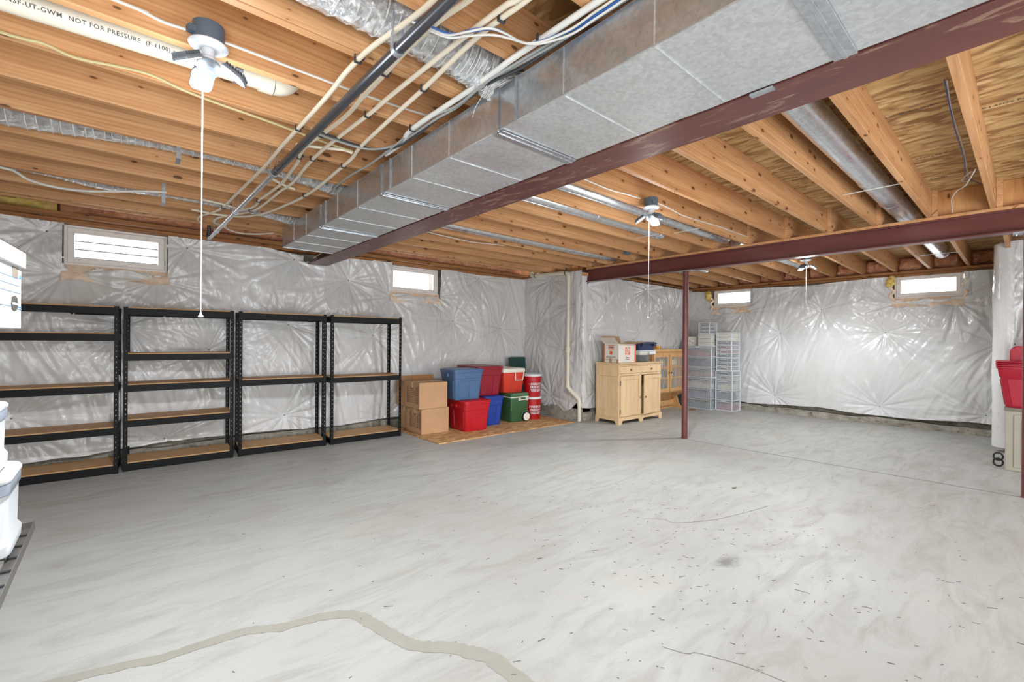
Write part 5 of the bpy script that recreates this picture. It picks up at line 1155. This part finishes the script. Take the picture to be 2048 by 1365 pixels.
put('inner_ridge', MB().loft([[(o, x, z) for (x, z, _) in rrect(.30, .24, .05, 5)] for o in (-.008, 0.0)]), 'tote_crimson', ld, smooth=35)
hs = empty('hose_coil', (7.05, .215, 0), 0, 'black hose loops poking out behind the tan cabinet', 'hose')
for k, z in enumerate((.045, .105)): put('hose', MB().tube([(.0, .035*math.cos(a), z+.04*math.sin(a)) for a in [i*PI/8 for i in range(17)]], .008, 8), 'black_plastic', hs, smooth=1)

# ---------------------------------------------------------------- left foreground rack
rk = empty('metal_rack', (-.25, 2.67, 0), 0, 'grey metal rack at the left edge carrying white bins', 'rack')
X0 = -.62
def rack_level(z, y0, lab):
    m = MB().box(-.004, 0, y0, 0, z-.034, z, .001).box(X0, 0, -.004, 0, z-.034, z, .001).box(X0, X0+.004, y0, 0, z-.034, z, .001).box(X0, 0, y0, y0+.004, z-.034, z, .001); put('edge_rail', m, 'tray_steel', rk)
    s_ = MB(); s_.box(-.040, -.004, y0+.004, -.004, z-.030, z-.026); s_.box(X0+.004, -.040, -.030, -.004, z-.030, z-.026)
    n = int(-y0/.12)
    for k in range(n): s_.box(X0+.004, -.040, -.12*k-.105, -.12*k-.085, z-.030, z-.020, .001)
    put('slat', s_, 'tray_steel', rk)
    g = MB()
    for k in range(n): g.box(-.036, -.012, -.12*k-.10, -.12*k-.085, z-.0258, z-.022)
    put('slot', g, 'black_plastic', rk)
rack_level(.545, -1.5, '')
for (x, y) in ((X0, -.03), (X0, -1.5)): put('post', MB().box(x, x+.03, y, y+.03, 0, 1.325, .002), 'black_steel', rk)
for y in (-.05, -1.45): put('leg', MB().box(X0+.03, X0+.30, y, y+.03, .48, .51, .002), 'black_steel', rk)
put('upper_shelf', MB().box(X0, -.25, -1.5, -.30, 1.300, 1.325, .002), 'particle_board', rk)
def bin_(loc, rz, w, d, h, label):
    r = empty('storage_bin', loc, rz, label, 'bin', 'white storage bins with grey bands')
    put('tub', MB().loft([rrect(w*.98, d*.98, .07, 6, 0), rrect(w*.99, d*.99, .07, 6, .035), rrect(w*.90, d*.90, .065, 6, .055), rrect(w*.93, d*.93, .07, 6, h*.72)]), 'white_plastic', r, smooth=35)
    put('band', MB().loft([rrect(w*.95, d*.95, .07, 6, h*.72), rrect(w*.975, d*.975, .07, 6, h*.735), rrect(w*.975, d*.975, .07, 6, h*.86), rrect(w*.96, d*.96, .07, 6, h*.87)]), 'band_gray', r, smooth=35)
    put('lid', MB().loft([rrect(w*.985, d*.985, .075, 6, h*.87), rrect(w, d, .075, 6, h*.885), rrect(w, d, .075, 6, h*.92), rrect(w*.95, d*.95, .07, 6, h*.95), rrect(w*.90, d*.90, .065, 6, h*.955), rrect(w*.86, d*.86, .06, 6, h*.935), rrect(w*.6, d*.6, .05, 6, h*.935), rrect(w*.55, d*.55, .05, 6, h)]), 'white_plastic', r, smooth=35)
bin_((-.382, 2.43, .546), .0, .22, .36, .285, 'white grey-banded bin at the far end of the metal rack')
bin_((-.405, 2.035, .546), .0, .24, .38, .30, 'white grey-banded bin nearer the camera on the metal rack')
bin_((-.402, 2.39, .832), .0, .20, .34, .235, 'white grey-banded bin stacked on the far bin')
def records_box():
    r = empty('records_box', (-.262, 2.395, 1.326), .0, 'white lidded records box at the left edge with a dark badge', 'box')
    w, d, h = .33, .42, .262
    r.rotation_euler = (0, 0, -.075)
    put('box_body', MB().box(-w, 0, -d, 0, 0, h, .002), 'carton_white', r)
    put('lid', MB().box(-w-.012, .010, -d-.012, .012, h-.045, h+.012, .003), 'carton_white', r)
    x = .0012
    put('hand_hole', MB().box(.0002, x, -.115, -.045, h-.085, h-.050), 'tan_dark', r)
    m = MB()
    for z in (.175, .125, .075, .150): m.box(.0002, x, -d+.01, -.012 if z != .175 else -.03, z, z+.0012)
    put('rule_line', m, 'blue_ink', r)
    pr = [(-.028, .028), (0, .036), (.028, .028), (.034, .0), (.028, -.022), (0, -.030), (-.028, -.022), (-.034, 0)]
    b = MB().loft([[(o, -.088+a*1.15, .085+q*.8) for a, q in pr] for o in (.0002, .0022)]); put('badge', b, 'ink', r, label='dark grey shield badge with pale lettering')
    put('badge_lettering', text_mb('BANKERS BOX', .0105, 1, .0004).xf(basis((.0030, -.088, .085), (0, 1, 0), (0, 0, 1))), 'carton_white', r)
    put('blue_stripe', MB().box(.0002, x, -.045, -.002, .068, .071).box(.0002, x, -.045, -.002, .076, .079).box(.0002, x, -.030, -.006, .178, .190), 'blue_ink', r)
records_box()
